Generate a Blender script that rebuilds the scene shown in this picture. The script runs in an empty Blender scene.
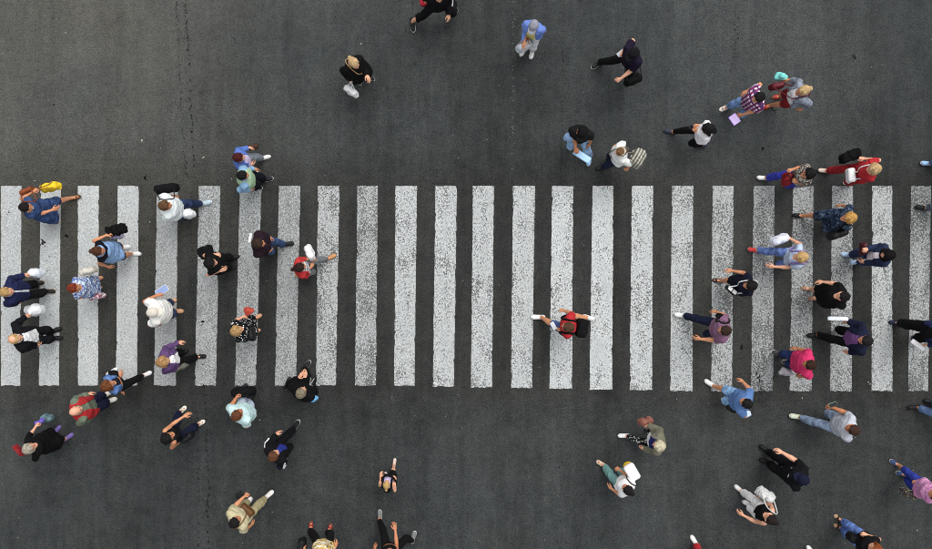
import bpy, math, random
import numpy as np
from mathutils import Matrix, Vector

# ------------------------------------------------------------------ camera, sky, sun, exposure
scene = bpy.context.scene
CAM_H = 18.0                      # drone height over the road, metres
PPM = 50.0                        # photograph pixels per metre of road
PW, PH = 932.0, 549.0
cam_data = bpy.data.cameras.new("camera")
cam_data.sensor_width = 36.0
cam_data.lens = 36.0 * CAM_H / (PW / PPM)
cam_data.clip_end = 6000.0
cam = bpy.data.objects.new("camera", cam_data)
cam.location = (0, 0, CAM_H)
scene.collection.objects.link(cam)
scene.camera = cam
scene.cycles.filter_width = 0.9

SUN_ELEV, SUN_AZ = math.radians(64), math.radians(62)      # azimuth in the ground plane from +X
world = bpy.data.worlds.new("World")
scene.world = world
world.use_nodes = True
wn, wl = world.node_tree.nodes, world.node_tree.links
wn.clear()
w_out = wn.new("ShaderNodeOutputWorld")
w_bg = wn.new("ShaderNodeBackground")
w_hs = wn.new("ShaderNodeHueSaturation")
w_sky = wn.new("ShaderNodeTexSky")
w_sky.sky_type = 'NISHITA'
w_sky.sun_disc = False
w_sky.sun_elevation = SUN_ELEV
w_sky.sun_rotation = math.pi / 2 - SUN_AZ
w_sky.dust_density = 4.0
w_sky.air_density = 1.5
w_hs.inputs['Saturation'].default_value = 0.16             # cloud cover: the sky is nearly white
w_bg.inputs['Strength'].default_value = 0.15
wl.new(w_sky.outputs[0], w_hs.inputs['Color'])
wl.new(w_hs.outputs[0], w_bg.inputs['Color'])
wl.new(w_bg.outputs[0], w_out.inputs['Surface'])
sun_data = bpy.data.lights.new("sun", 'SUN')
sun_data.energy = 1.0
sun_data.angle = math.radians(34)
sun_data.color = (1.0, 0.97, 0.93)
sun = bpy.data.objects.new("sun", sun_data)
sd = Vector((math.cos(SUN_ELEV) * math.cos(SUN_AZ), math.cos(SUN_ELEV) * math.sin(SUN_AZ), math.sin(SUN_ELEV)))
sun.rotation_euler = sd.to_track_quat('Z', 'Y').to_euler()
scene.collection.objects.link(sun)
scene.view_settings.view_transform = 'Standard'
scene.view_settings.look = 'None'
scene.view_settings.gamma = 1.0
scene.view_settings.use_curve_mapping = False
scene.view_settings.exposure = 0.22

# ------------------------------------------------------------------ small helpers
rng = random.Random(7)
COL = scene.collection

def at(px, py, z=0.0):
    """Point at height z that the photograph shows at pixel (px, py)."""
    k = (CAM_H - z) / CAM_H / PPM
    return np.array([(px - PW / 2) * k, (PH / 2 - py) * k, z])

def lin(c):
    c = [v / 255.0 for v in c]
    return tuple(v / 12.92 if v <= 0.04045 else ((v + 0.055) / 1.055) ** 2.4 for v in c) + (1.0,)

def dye(c):
    """Cloth colour: a little less saturated than the dye chart; whites stay white."""
    l = lin(c)[:3]
    if min(c) > 200:
        return tuple(min(.90, v * 1.10) for v in l) + (1.0,)
    y = .25 * l[0] + .6 * l[1] + .15 * l[2]
    return tuple(.92 * (v * .84 + y * .16) for v in l) + (1.0,)

def link(o, parent=None):
    COL.objects.link(o)
    if parent is not None:
        o.parent = parent
    return o

def empty(name, loc, rz, label, cat, group=None):
    o = bpy.data.objects.new(name, None)
    o.empty_display_size = 0.2
    o.location = loc
    o.rotation_euler = (0, 0, rz)
    o['label'] = label
    o['category'] = cat
    if group:
        o['group'] = group
    return link(o)

def mesh_data(name, V, F, smooth=True, tint=None):
    me = bpy.data.meshes.new(name)
    F = np.asarray(F, dtype=np.int32)
    V = np.asarray(V, dtype=np.float32)
    n = F.shape[1]
    me.vertices.add(len(V)); me.vertices.foreach_set("co", V.ravel())
    me.loops.add(F.size); me.loops.foreach_set("vertex_index", F.ravel())
    me.polygons.add(len(F))
    me.polygons.foreach_set("loop_start", np.arange(0, F.size, n, dtype=np.int32))
    me.polygons.foreach_set("loop_total", np.full(len(F), n, dtype=np.int32))
    me.polygons.foreach_set("use_smooth", np.full(len(F), smooth, dtype=bool))
    if tint is not None:
        a = me.color_attributes.new("tint", 'FLOAT_COLOR', 'POINT')
        c = np.ones((len(V), 4), dtype=np.float32); c[:, :3] = tint
        a.data.foreach_set("color", c.ravel())
    me.update(calc_edges=True)
    return me

def obj(name, me, mat, parent=None, own_slot=False):
    o = bpy.data.objects.new(name, me)
    if not me.materials:
        me.materials.append(mat)
    link(o, parent)
    if own_slot:
        o.material_slots[0].link = 'OBJECT'
        o.material_slots[0].material = mat
    return o

# ------------------------------------------------------------------ materials
MATS = {}

def new_mat(key):
    m = bpy.data.materials.new(key)
    m.use_nodes = True
    nt = m.node_tree
    return m, nt, nt.nodes, nt.links, nt.nodes["Principled BSDF"]

def ramp(N, pts):
    r = N.new("ShaderNodeValToRGB")
    e = r.color_ramp.elements
    while len(e) < len(pts):
        e.new(0.5)
    for el, (p, c) in zip(e, pts):
        el.position = p
        el.color = c
    return r

def noise(N, L, vec, scale, detail=3.0, rough=0.55, dist=0.0):
    n = N.new("ShaderNodeTexNoise")
    n.inputs['Scale'].default_value = scale
    n.inputs['Detail'].default_value = detail
    n.inputs['Roughness'].default_value = rough
    n.inputs['Distortion'].default_value = dist
    L.new(vec, n.inputs['Vector'])
    return n

def mix(N, L, fac, a, b, blend='MIX'):
    m = N.new("ShaderNodeMix"); m.data_type = 'RGBA'; m.blend_type = blend
    for sock, v in ((m.inputs['Factor'], fac), (m.inputs['A'], a), (m.inputs['B'], b)):
        if isinstance(v, (tuple, float, int)):
            sock.default_value = v
        else:
            L.new(v, sock)
    return m.outputs['Result']

def math_n(N, L, op, a, b=0.0, c=None, clamp=False):
    m = N.new("ShaderNodeMath"); m.operation = op; m.use_clamp = clamp
    vals = [a, b] + ([c] if c is not None else [])
    for i, v in enumerate(vals):
        if isinstance(v, (float, int)):
            m.inputs[i].default_value = v
        else:
            L.new(v, m.inputs[i])
    return m.outputs[0]

def cloth(color, pat='plain', c2=(235, 235, 235), c3=(120, 120, 130)):
    key = "cloth_%s_%s_%s" % (pat, color, c2 if pat not in ('plain', 'denim') else '')
    if key in MATS:
        return MATS[key]
    m, nt, N, L, B = new_mat("cloth")
    tc = N.new("ShaderNodeTexCoord").outputs['Object']
    base, a2, a3 = dye(color), dye(c2), dye(c3)
    n1 = noise(N, L, tc, 9.0, 4.0)
    n2 = noise(N, L, tc, 140.0, 2.0)
    if pat == 'denim':
        r = ramp(N, [(0.25, tuple(v * 0.55 for v in base[:3]) + (1,)), (0.75, tuple(min(1, v * 1.5 + 0.01) for v in base[:3]) + (1,))])
        L.new(n1.outputs[0], r.inputs[0]); col = r.outputs[0]
    elif pat in ('stripes', 'stripes_v'):
        w = N.new("ShaderNodeTexWave"); w.bands_direction = 'Z' if pat == 'stripes' else 'Y'
        w.inputs['Scale'].default_value = 5.5; w.inputs['Distortion'].default_value = 0.6
        L.new(tc, w.inputs['Vector'])
        r = ramp(N, [(0.42, base), (0.55, a2)]); L.new(w.outputs[0], r.inputs[0]); col = r.outputs[0]
    elif pat == 'plaid':
        outs = []
        for d in ('X', 'Y', 'Z'):
            w = N.new("ShaderNodeTexWave"); w.bands_direction = d
            w.inputs['Scale'].default_value = 4.5; w.inputs['Distortion'].default_value = 0.8
            L.new(tc, w.inputs['Vector'])
            r = ramp(N, [(0.5, (0, 0, 0, 1)), (0.62, (1, 1, 1, 1))]); L.new(w.outputs[0], r.inputs[0]); outs.append(r.outputs[0])
        c = mix(N, L, outs[1], base, a2); c = mix(N, L, outs[2], c, a3); col = c
    elif pat in ('dots', 'floral', 'camo', 'print'):
        v = N.new("ShaderNodeTexVoronoi")
        v.inputs['Scale'].default_value = {'dots': 24.0, 'floral': 13.0, 'camo': 11.0, 'print': 18.0}[pat]
        L.new(tc, v.inputs['Vector'])
        if pat == 'dots':
            r = ramp(N, [(0.26, a2), (0.34, base)]); L.new(v.outputs['Distance'], r.inputs[0]); col = r.outputs[0]
        else:
            nn = noise(N, L, tc, 16.0 if pat != 'camo' else 12.0, 2.0, 0.5, 1.2)
            r = ramp(N, [(0.40, base), (0.50, a2), (0.58, a2), (0.64, a3)])
            r.color_ramp.interpolation = 'LINEAR'
            L.new(nn.outputs[0], r.inputs[0])
            r2 = ramp(N, [(0.18, (1, 1, 1, 1)), (0.32, (0, 0, 0, 1))]); L.new(v.outputs['Distance'], r2.inputs[0])
            col = mix(N, L, math_n(N, L, 'MULTIPLY', r2.outputs[0], 0.55), r.outputs[0], a2)
    else:
        col = base
    hs = ramp(N, [(0.25, (0.84, 0.84, 0.84, 1)), (0.75, (1.08, 1.08, 1.08, 1))])
    L.new(n1.outputs[0], hs.inputs[0])
    col = mix(N, L, 1.0, col, hs.outputs[0], 'MULTIPLY')
    L.new(col, B.inputs['Base Color'])
    B.inputs['Roughness'].default_value = 0.88
    B.inputs['Specular IOR Level'].default_value = 0.12
    wm = N.new("ShaderNodeMapping"); wm.inputs['Scale'].default_value = (1.0, 1.0, 1.7); wm.inputs['Rotation'].default_value = (0.5, 0.35, 0.2)
    L.new(tc, wm.inputs['Vector'])
    wr = noise(N, L, wm.outputs[0], 5.5, 2.0, 0.45, 1.2)
    fold = math_n(N, L, 'ABSOLUTE', math_n(N, L, 'SUBTRACT', wr.outputs[0], 0.5))
    b1 = N.new("ShaderNodeBump"); b1.inputs['Strength'].default_value = 0.75; b1.inputs['Distance'].default_value = 0.06
    L.new(fold, b1.inputs['Height'])
    b2 = N.new("ShaderNodeBump"); b2.inputs['Strength'].default_value = 0.25; b2.inputs['Distance'].default_value = 0.004
    L.new(n2.outputs[0], b2.inputs['Height']); L.new(b1.outputs[0], b2.inputs['Normal'])
    L.new(b2.outputs[0], B.inputs['Normal'])
    MATS[key] = m
    return m

def smooth_mat(color, rough=0.5, bump=0.15, key="leather"):
    k = "%s_%s_%s" % (key, color, rough)
    if k in MATS:
        return MATS[k]
    m, nt, N, L, B = new_mat(key)
    tc = N.new("ShaderNodeTexCoord").outputs['Object']
    n1 = noise(N, L, tc, 22.0, 4.0)
    hs = ramp(N, [(0.2, (0.78, 0.78, 0.78, 1)), (0.8, (1.15, 1.15, 1.15, 1))]); L.new(n1.outputs[0], hs.inputs[0])
    L.new(mix(N, L, 1.0, lin(color), hs.outputs[0], 'MULTIPLY'), B.inputs['Base Color'])
    B.inputs['Roughness'].default_value = rough
    B.inputs['Specular IOR Level'].default_value = 0.25
    b = N.new("ShaderNodeBump"); b.inputs['Strength'].default_value = bump; b.inputs['Distance'].default_value = 0.01
    L.new(n1.outputs[0], b.inputs['Height']); L.new(b.outputs[0], B.inputs['Normal'])
    MATS[k] = m
    return m

def skin_mat(color):
    k = "skin_%s" % (color,)
    if k in MATS:
        return MATS[k]
    m, nt, N, L, B = new_mat("skin")
    tc = N.new("ShaderNodeTexCoord").outputs['Object']
    at_ = N.new("ShaderNodeAttribute"); at_.attribute_name = "tint"
    n1 = noise(N, L, tc, 12.0, 3.0)
    hs = ramp(N, [(0.25, (0.88, 0.82, 0.80, 1)), (0.75, (1.08, 1.05, 1.03, 1))]); L.new(n1.outputs[0], hs.inputs[0])
    c = mix(N, L, 1.0, lin(color), hs.outputs[0], 'MULTIPLY')
    c = mix(N, L, 1.0, c, at_.outputs['Color'], 'MULTIPLY')
    L.new(c, B.inputs['Base Color'])
    B.inputs['Roughness'].default_value = 0.52
    B.inputs['Specular IOR Level'].default_value = 0.4
    MATS[k] = m
    return m

def hair_mat(color):
    k = "hair_%s" % (color,)
    if k in MATS:
        return MATS[k]
    m, nt, N, L, B = new_mat("hair")
    tc = N.new("ShaderNodeTexCoord").outputs['Object']
    sp = N.new("ShaderNodeSeparateXYZ"); L.new(tc, sp.inputs[0])
    ang = math_n(N, L, 'ARCTAN2', sp.outputs[1], math_n(N, L, 'ADD', sp.outputs[0], 0.035))
    cb = N.new("ShaderNodeCombineXYZ")
    L.new(math_n(N, L, 'MULTIPLY', ang, 9.0), cb.inputs[0])
    L.new(math_n(N, L, 'MULTIPLY', sp.outputs[2], 9.0), cb.inputs[1])
    L.new(math_n(N, L, 'MULTIPLY', sp.outputs[0], 9.0), cb.inputs[2])
    n1 = noise(N, L, cb.outputs[0], 1.3, 5.0, 0.65, 0.8)
    n2 = noise(N, L, tc, 26.0, 3.0)
    b0 = lin(color)
    r = ramp(N, [(0.30, tuple(v * 0.30 for v in b0[:3]) + (1,)), (0.52, b0), (0.72, tuple(min(1, v * 1.9 + 0.004) for v in b0[:3]) + (1,))])
    s = math_n(N, L, 'ADD', math_n(N, L, 'MULTIPLY', n1.outputs[0], 0.65), math_n(N, L, 'MULTIPLY', n2.outputs[0], 0.35))
    L.new(s, r.inputs[0]); L.new(r.outputs[0], B.inputs['Base Color'])
    B.inputs['Roughness'].default_value = 0.62
    B.inputs['Specular IOR Level'].default_value = 0.22
    b = N.new("ShaderNodeBump"); b.inputs['Strength'].default_value = 1.0; b.inputs['Distance'].default_value = 0.012
    L.new(n1.outputs[0], b.inputs['Height']); L.new(b.outputs[0], B.inputs['Normal'])
    MATS[k] = m
    return m

# asphalt: tone bands along the traffic direction, dusty patches, aggregate speckle
def asphalt_mat():
    m, nt, N, L, B = new_mat("asphalt")
    geo = N.new("ShaderNodeNewGeometry").outputs['Position']
    sx = N.new("ShaderNodeSeparateXYZ"); L.new(geo, sx.inputs[0])
    X, Y = sx.outputs[0], sx.outputs[1]
    M_ = lambda op, a, b=0.0, c=None, clamp=False: math_n(N, L, op, a, b, c, clamp)
    cen = lambda n, k: M_('MULTIPLY', M_('SUBTRACT', n.outputs[0], 0.5), k)
    mp = N.new("ShaderNodeMapping"); mp.inputs['Scale'].default_value = (1.0, 0.10, 1.0); L.new(geo, mp.inputs['Vector'])
    streak = noise(N, L, mp.outputs[0], 0.8, 5.0, 0.6, 0.3)
    streak2 = noise(N, L, mp.outputs[0], 6.0, 4.0, 0.65, 0.2)
    blot = noise(N, L, geo, 0.32, 5.0, 0.55, 0.4)
    mid = noise(N, L, geo, 2.6, 6.0, 0.65)
    pat = noise(N, L, geo, 9.0, 4.0, 0.7)
    fine = noise(N, L, geo, 30.0, 3.0, 0.8)
    grit = noise(N, L, geo, 48.0, 2.0, 0.8)
    # dusty worn lane over the left third, strongest away from the crossing
    d = M_('ADD', M_('MULTIPLY', X, -0.16), -0.78)
    d = M_('ADD', d, M_('MULTIPLY', Y, 0.13))
    dust = M_('ADD', d, cen(blot, 1.2), clamp=True)
    # a second pale lane in the upper right
    e = M_('SUBTRACT', 1.0, M_('MULTIPLY', M_('ABSOLUTE', M_('SUBTRACT', X, 5.4)), 0.30))
    e = M_('ADD', M_('ADD', e, M_('MULTIPLY', Y, 0.10)), cen(blot, 1.2))
    lane = M_('MULTIPLY', M_('SUBTRACT', e, 0.25, clamp=True), 0.8, clamp=True)
    # darker asphalt tone in a band along the crossing, edges broken by noise
    band = M_('SUBTRACT', M_('ABSOLUTE', M_('ADD', Y, 0.25)), 2.15)
    band = M_('ADD', band, M_('ADD', cen(blot, 1.1), cen(mid, .35)))
    dark_band = M_('SUBTRACT', 1.0, M_('MULTIPLY', M_('ADD', band, 0.15), 1.1, clamp=True))
    v = M_('ADD', 0.0415, cen(streak, 0.056))
    v = M_('ADD', v, cen(streak2, 0.032))
    v = M_('ADD', v, cen(mid, 0.040))
    v = M_('ADD', v, M_('MULTIPLY', dust, 0.041))
    v = M_('ADD', v, M_('MULTIPLY', lane, 0.024))
    v = M_('MULTIPLY', v, M_('SUBTRACT', 1.0, M_('MULTIPLY', dark_band, 0.22)))
    sp = M_('ADD', 1.0, M_('ADD', cen(fine, 2.2), M_('ADD', cen(grit, 2.4), cen(pat, 0.9))))
    v = M_('MULTIPLY', v, M_('MAXIMUM', sp, 0.15))
    smu = noise(N, L, geo, 0.9, 5.0, 0.6, 0.8)                       # oily smudges
    v = M_('MULTIPLY', v, M_('SUBTRACT', 1.0, M_('MULTIPLY', M_('MULTIPLY', M_('SUBTRACT', smu.outputs[0], 0.56), 6.0, clamp=True), 0.20)))
    sca = noise(N, L, mp.outputs[0], 2.2, 6.0, 0.7, 0.6)             # scuffed tyre lines
    v = M_('MULTIPLY', v, M_('ADD', 1.0, M_('MULTIPLY', M_('MULTIPLY', M_('SUBTRACT', sca.outputs[0], 0.58), 8.0, clamp=True), 0.14)))
    vo = N.new("ShaderNodeTexVoronoi"); vo.inputs['Scale'].default_value = 16.0; L.new(geo, vo.inputs['Vector'])
    st = ramp(N, [(0.0, (1, 1, 1, 1)), (0.10, (0, 0, 0, 1))]); L.new(vo.outputs['Distance'], st.inputs[0])
    sel = M_('GREATER_THAN', noise(N, L, geo, 7.0, 2.0).outputs[0], 0.64)
    v = M_('ADD', v, M_('MULTIPLY', M_('MULTIPLY', st.outputs[0], sel), 0.06))
    warm = M_('ADD', M_('MULTIPLY', dust, 0.075), M_('ADD', M_('MULTIPLY', dark_band, 0.045), M_('ADD', cen(pat, 0.16), cen(blot, 0.10))))
    cc = N.new("ShaderNodeCombineColor")
    L.new(M_('MULTIPLY', v, M_('ADD', 0.915, warm)), cc.inputs[0])
    L.new(v, cc.inputs[1])
    L.new(M_('MULTIPLY', v, M_('SUBTRACT', 0.995, M_('MULTIPLY', warm, 1.25))), cc.inputs[2])
    L.new(cc.outputs[0], B.inputs['Base Color'])
    B.inputs['Roughness'].default_value = 0.92
    B.inputs['Specular IOR Level'].default_value = 0.15
    b = N.new("ShaderNodeBump"); b.inputs['Strength'].default_value = 0.8; b.inputs['Distance'].default_value = 0.02
    L.new(fine.outputs[0], b.inputs['Height']); L.new(b.outputs[0], B.inputs['Normal'])
    return m

def paint_mat():
    m, nt, N, L, B = new_mat("worn_road_paint")
    geo = N.new("ShaderNodeNewGeometry").outputs['Position']
    oi = N.new("ShaderNodeObjectInfo")
    at_ = N.new("ShaderNodeAttribute"); at_.attribute_type = 'OBJECT'; at_.attribute_name = 'wear'
    wear = at_.outputs['Fac']
    ag = N.new("ShaderNodeAttribute"); ag.attribute_type = 'OBJECT'; ag.attribute_name = 'grain'
    grain = ag.outputs['Fac']
    big = noise(N, L, geo, 1.6, 4.0, 0.6)
    mp = N.new("ShaderNodeMapping"); mp.inputs['Scale'].default_value = (1.0, 0.2, 1.0); L.new(geo, mp.inputs['Vector'])
    tyre = noise(N, L, mp.outputs[0], 6.0, 3.0, 0.6)
    sp1 = noise(N, L, geo, 30.0, 3.0, 0.78)
    sp2 = noise(N, L, geo, 55.0, 2.0, 0.75)
    s = math_n(N, L, 'ADD', math_n(N, L, 'MULTIPLY', sp1.outputs[0], 0.6), math_n(N, L, 'MULTIPLY', sp2.outputs[0], 0.4))
    thr = math_n(N, L, 'ADD', 0.35, math_n(N, L, 'MULTIPLY', wear, 0.16))
    thr = math_n(N, L, 'ADD', thr, math_n(N, L, 'MULTIPLY', math_n(N, L, 'SUBTRACT', big.outputs[0], 0.5), 0.28))
    thr = math_n(N, L, 'ADD', thr, math_n(N, L, 'MULTIPLY', math_n(N, L, 'SUBTRACT', tyre.outputs[0], 0.5), 0.24))
    k = math_n(N, L, 'MULTIPLY', math_n(N, L, 'SUBTRACT', s, thr), 14.0, clamp=True)        # 1 = paint left, 0 = bare
    k = math_n(N, L, 'SUBTRACT', 1.0, math_n(N, L, 'MULTIPLY', math_n(N, L, 'SUBTRACT', 1.0, k), grain))
    tone = math_n(N, L, 'SUBTRACT', 0.62, math_n(N, L, 'MULTIPLY', wear, 0.32))
    tone = math_n(N, L, 'ADD', tone, math_n(N, L, 'MULTIPLY', math_n(N, L, 'SUBTRACT', big.outputs[0], 0.5), 0.34))
    tone = math_n(N, L, 'ADD', tone, math_n(N, L, 'MULTIPLY', math_n(N, L, 'SUBTRACT', tyre.outputs[0], 0.5), 0.30))
    tone = math_n(N, L, 'ADD', tone, math_n(N, L, 'MULTIPLY', math_n(N, L, 'SUBTRACT', sp2.outputs[0], 0.5), 0.7))
    cc = N.new("ShaderNodeCombineColor")
    L.new(math_n(N, L, 'MULTIPLY', tone, 0.955), cc.inputs[0]); L.new(tone, cc.inputs[1]); L.new(tone, cc.inputs[2])
    c = mix(N, L, k, (0.065, 0.068, 0.066, 1.0), cc.outputs[0])
    # isolated black chips
    vo = N.new("ShaderNodeTexVoronoi"); vo.inputs['Scale'].default_value = 9.0; L.new(geo, vo.inputs['Vector'])
    ch = ramp(N, [(0.06, (1, 1, 1, 1)), (0.12, (0, 0, 0, 1))]); L.new(vo.outputs['Distance'], ch.inputs[0])
    sel = math_n(N, L, 'GREATER_THAN', noise(N, L, geo, 3.0, 2.0).outputs[0], 0.52)
    c = mix(N, L, math_n(N, L, 'MULTIPLY', ch.outputs[0], sel), c, (0.03, 0.03, 0.03, 1.0))
    L.new(c, B.inputs['Base Color'])
    B.inputs['Roughness'].default_value = 0.8
    b = N.new("ShaderNodeBump"); b.inputs['Strength'].default_value = 0.5; b.inputs['Distance'].default_value = 0.006
    L.new(s, b.inputs['Height']); L.new(b.outputs[0], B.inputs['Normal'])
    return m

# ------------------------------------------------------------------ the road and its markings
road = obj("road", mesh_data("road", [(-2000, -2000, 0), (2000, -2000, 0), (2000, 2000, 0), (-2000, 2000, 0)], [(0, 1, 2, 3)]), asphalt_mat())
road['kind'] = "structure"
road['label'] = "dark grey asphalt road with a zebra crossing"

TOPS = [(1, 21.5), (40.5, 61), (78, 99), (118, 139), (157, 178), (199, 220.5), (240, 261.5), (279, 300.5), (318, 339.5), (357.5, 378),
        (395.5, 417), (435.5, 457), (473, 494), (513, 535), (552, 573), (592.5, 613.5), (632, 653), (672, 693), (712.5, 733.5),
        (753.5, 774.5), (793, 813.5), (832, 853), (872, 892), (911, 931)]
BOTS = [(1, 20.5), (39, 59), (78, 98), (116, 137), (154, 176), (195, 216), (235, 256), (275, 296), (316, 336), (355, 376), (394, 414.5),
        (433, 454), (471, 492), (511, 532), (549.5, 572), (589.5, 612), (629.5, 652), (670, 692.5), (711, 732), (751, 773), (789.5, 811.5),
        (830, 851.5), (871.5, 892.5), (908, 928)]
WEAR = [.55, .5, .45, .5, .75, .70, .70, .75, .6, .72, .5, .48, .5, .48, .38, .38, .42, .5, .62, .75, .7, .7, .55, .75]
for k in (1, 2, 3):                                     # the crossing goes on outside the frame
    TOPS = [(TOPS[0][0] - 39.5, TOPS[0][1] - 39.5)] + TOPS + [(TOPS[-1][0] + 39.5, TOPS[-1][1] + 39.5)]
    BOTS = [(BOTS[0][0] - 39, BOTS[0][1] - 39)] + BOTS + [(BOTS[-1][0] + 39.5, BOTS[-1][1] + 39.5)]
    WEAR = [0.5] + WEAR + [0.5]
paint = paint_mat()
for (t, b, wv) in zip(TOPS, BOTS, WEAR):
    yb = 385.5 + 5.5 * min(1, max(0, (b[0] - 380) / 300.0))
    n, nc = 120, 9
    V, F = [], []
    jl = jr = 0.0
    e0 = [rng.uniform(-.45, .45) for _ in range(nc)]
    e1 = [rng.uniform(-.55, .55) for _ in range(nc)]
    for i in range(n + 1):
        f = i / n
        jl = jl * 0.6 + rng.uniform(-.17, .17); jr = jr * 0.6 + rng.uniform(-.17, .17)
        if rng.random() < .03: jl += rng.uniform(.4, 1.1)          # chipped bits
        if rng.random() < .03: jr -= rng.uniform(.4, 1.1)
        for c in range(nc):
            g = c / (nc - 1)
            y = 186.0 + (yb - 186.0) * f + (e0[c] if i == 0 else e1[c] if i == n else 0)
            xl, xr = t[0] + (b[0] - t[0]) * f + jl, t[1] + (b[1] - t[1]) * f + jr
            p = at(xl + (xr - xl) * g, y, 0)
            V.append((p[0], p[1], 0.005))
    for i in range(n):
        for c in range(nc - 1):
            a = i * nc + c
            F.append((a, a + nc, a + nc + 1, a + 1))
    o = obj("crosswalk_stripe", mesh_data("crosswalk_stripe", V, F), paint, road)
    o['wear'] = float(wv)
    o['grain'] = 0.42 if t[0] < 175 else 0.70 if t[0] < 300 else 0.95

# tar dashes of the joint left of the middle, small cracks, stains: flat flecks lying on the asphalt
def flecks(name, items, mat, z):
    V, F = [], []
    for (x, y, rx, ry, rot) in items:
        c = len(V); n = 8
        for i in range(n):
            a = 2 * math.pi * i / n
            k = rng.uniform(0.6, 1.2)
            u, v = rx * k * math.cos(a), ry * k * math.sin(a)
            V.append((x + u * math.cos(rot) - v * math.sin(rot), y + u * math.sin(rot) + v * math.cos(rot), z))
        for i in range(1, n - 1, 2):
            F.append((c, c + i, c + i + 1, c + i + 2) if i + 2 < n else (c, c + i, c + i + 1, c + i + 1))
        F = [q for q in F if len(set(q)) == 4]
    o = obj(name, mesh_data(name, V, F, False), mat, road)
    o['kind'] = "stuff"
    return o

tar = smooth_mat((14, 14, 14), 0.6, 0.3, "tar")
items = []
def joint(pts, gap, size, keep, jit=0.6):
    for (x0, y0), (x1, y1) in zip(pts[:-1], pts[1:]):
        d = math.hypot(x1 - x0, y1 - y0)
        s = 0.0
        while s < d:
            f = s / d
            s += gap * rng.uniform(0.5, 1.6)
            if rng.random() > keep:
                continue
            p = at(x0 + (x1 - x0) * f + rng.gauss(0, jit), y0 + (y1 - y0) * f)
            items.append((p[0], p[1], size * rng.uniform(.4, .9), size * rng.uniform(.6, 1.7), rng.uniform(-.3, .3)))
joint([(175, -20), (178, 25), (180.5, 80), (183, 130), (187, 182)], 3.0, 0.0170, 0.85)
joint([(184.5, -10), (188, 45), (189.5, 65)], 3.2, 0.0217, 0.85)
joint([(190.5, 80), (191.5, 132), (194.5, 166)], 3.4, 0.0232, 0.6)
joint([(190, 186), (193, 260), (194, 385)], 6.5, 0.0155, 0.75)
joint([(196, 388), (198, 450), (199, 560)], 6.0, 0.0217, 0.75)
joint([(204.5, 386), (206.5, 425), (208, 470), (208.5, 560)], 4.0, 0.0295, 0.75, 0.9)
joint([(564, 0), (562, 108), (561, 182)], 3.2, 0.017, 0.7, .5)
joint([(562, 395), (559, 560)], 4.0, 0.015, 0.6, .6)
joint([(735, 15), (737, 30), (733, 58), (731, 75)], 3, 0.0202, 0.55, 1.5)
joint([(668, 0), (666, 180)], 9, 0.0124, 0.5)
joint([(757, 372), (760, 386), (759, 402)], 2.0, 0.0264, 0.9, .8)
for (px, py, r) in [(853, 57, .05), (763, 148, .035), (66, 238, .05), (43, 240, .05), (640, 313, .02), (597, 313, .03), (203, 322, .04), (57, 358, .02),
                    (741, 347, .05), (826, 373, .03), (414, 63, .03), (413, 3, .03), (235, 40, .025), (53, 106, .02), (53, 18, .02), (146, 178, .04), (332, 47, .02)]:
    for q in range(4):
        p = at(px + rng.gauss(0, 1.2), py + rng.gauss(0, 1.2))
        items.append((p[0], p[1], r * rng.uniform(.3, .7), r * rng.uniform(.3, .7), rng.uniform(0, 3)))
for q in range(420):
    p = at(rng.uniform(-60, 990), rng.uniform(-40, 590))
    r = rng.choice([.006, .008, .010, .014])
    items.append((p[0], p[1], r, r * rng.uniform(.7, 1.4), rng.uniform(0, 3)))
flecks("tar_fleck", items, tar, 0.010)
lit = []
for (px, py) in [(204, 157), (35, 181), (142, 140), (66, 33), (361, 44), (150, 222), (566, 377), (203, 158), (260, 420), (142, 141), (232, 179), (868, 382), (870, 384), (802, 398), (690, 220), (917, 530), (88, 262)]:
    p = at(px, py); lit.append((p[0], p[1], .016, .011, rng.uniform(0, 3)))
for q in range(34):
    p = at(513 + rng.gauss(0, .7), rng.uniform(0, 182)); lit.append((p[0], p[1], .006, .007, rng.uniform(0, 3)))
for q in range(170):
    p = at(rng.uniform(-60, 990), rng.uniform(-40, 590))
    lit.append((p[0], p[1], rng.choice([.005, .007, .010]), .006, rng.uniform(0, 3)))
flecks("litter_fleck", lit, smooth_mat((178, 176, 168), 0.8, 0.1, "chalky_bits"), 0.012)
# ------------------------------------------------------------------ implicit surfaces -> quad meshes
A = lambda *v: np.array(v, dtype=np.float32)

def cone(P, a, b, r1, r2):
    a = np.asarray(a, np.float32); ba = np.asarray(b, np.float32) - a
    pa = P - a
    t = np.clip(pa @ ba / max(float(ba @ ba), 1e-9), 0, 1)
    return np.sqrt(((pa - t[:, None] * ba) ** 2).sum(1)) - (r1 + (r2 - r1) * t)

def ell(P, c, r):
    q = P - np.asarray(c, np.float32); r = np.asarray(r, np.float32)
    k0 = np.sqrt(((q / r) ** 2).sum(1)); k1 = np.sqrt(((q / (r * r)) ** 2).sum(1)) + 1e-9
    return k0 * (k0 - 1) / k1

def rbox(P, c, hs, r):
    q = np.abs(P - np.asarray(c, np.float32)) - (np.asarray(hs, np.float32) - r)
    return np.sqrt((np.maximum(q, 0) ** 2).sum(1)) + np.minimum(q.max(1), 0) - r

def smin(a, b, k):
    h = np.clip(0.5 + 0.5 * (b - a) / k, 0, 1)
    return b + (a - b) * h - k * h * (1 - h)

def plane(P, p, n):
    n = np.asarray(n, np.float32); n = n / np.linalg.norm(n)
    return (P - np.asarray(p, np.float32)) @ n

def unit(v):
    return v / (np.linalg.norm(v) + 1e-9)

CORN = np.array([[i, j, k] for i in (0, 1) for j in (0, 1) for k in (0, 1)])
CEDGE = [(a, b) for a in range(8) for b in range(a + 1, 8) if np.abs(CORN[a] - CORN[b]).sum() == 1]

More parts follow.
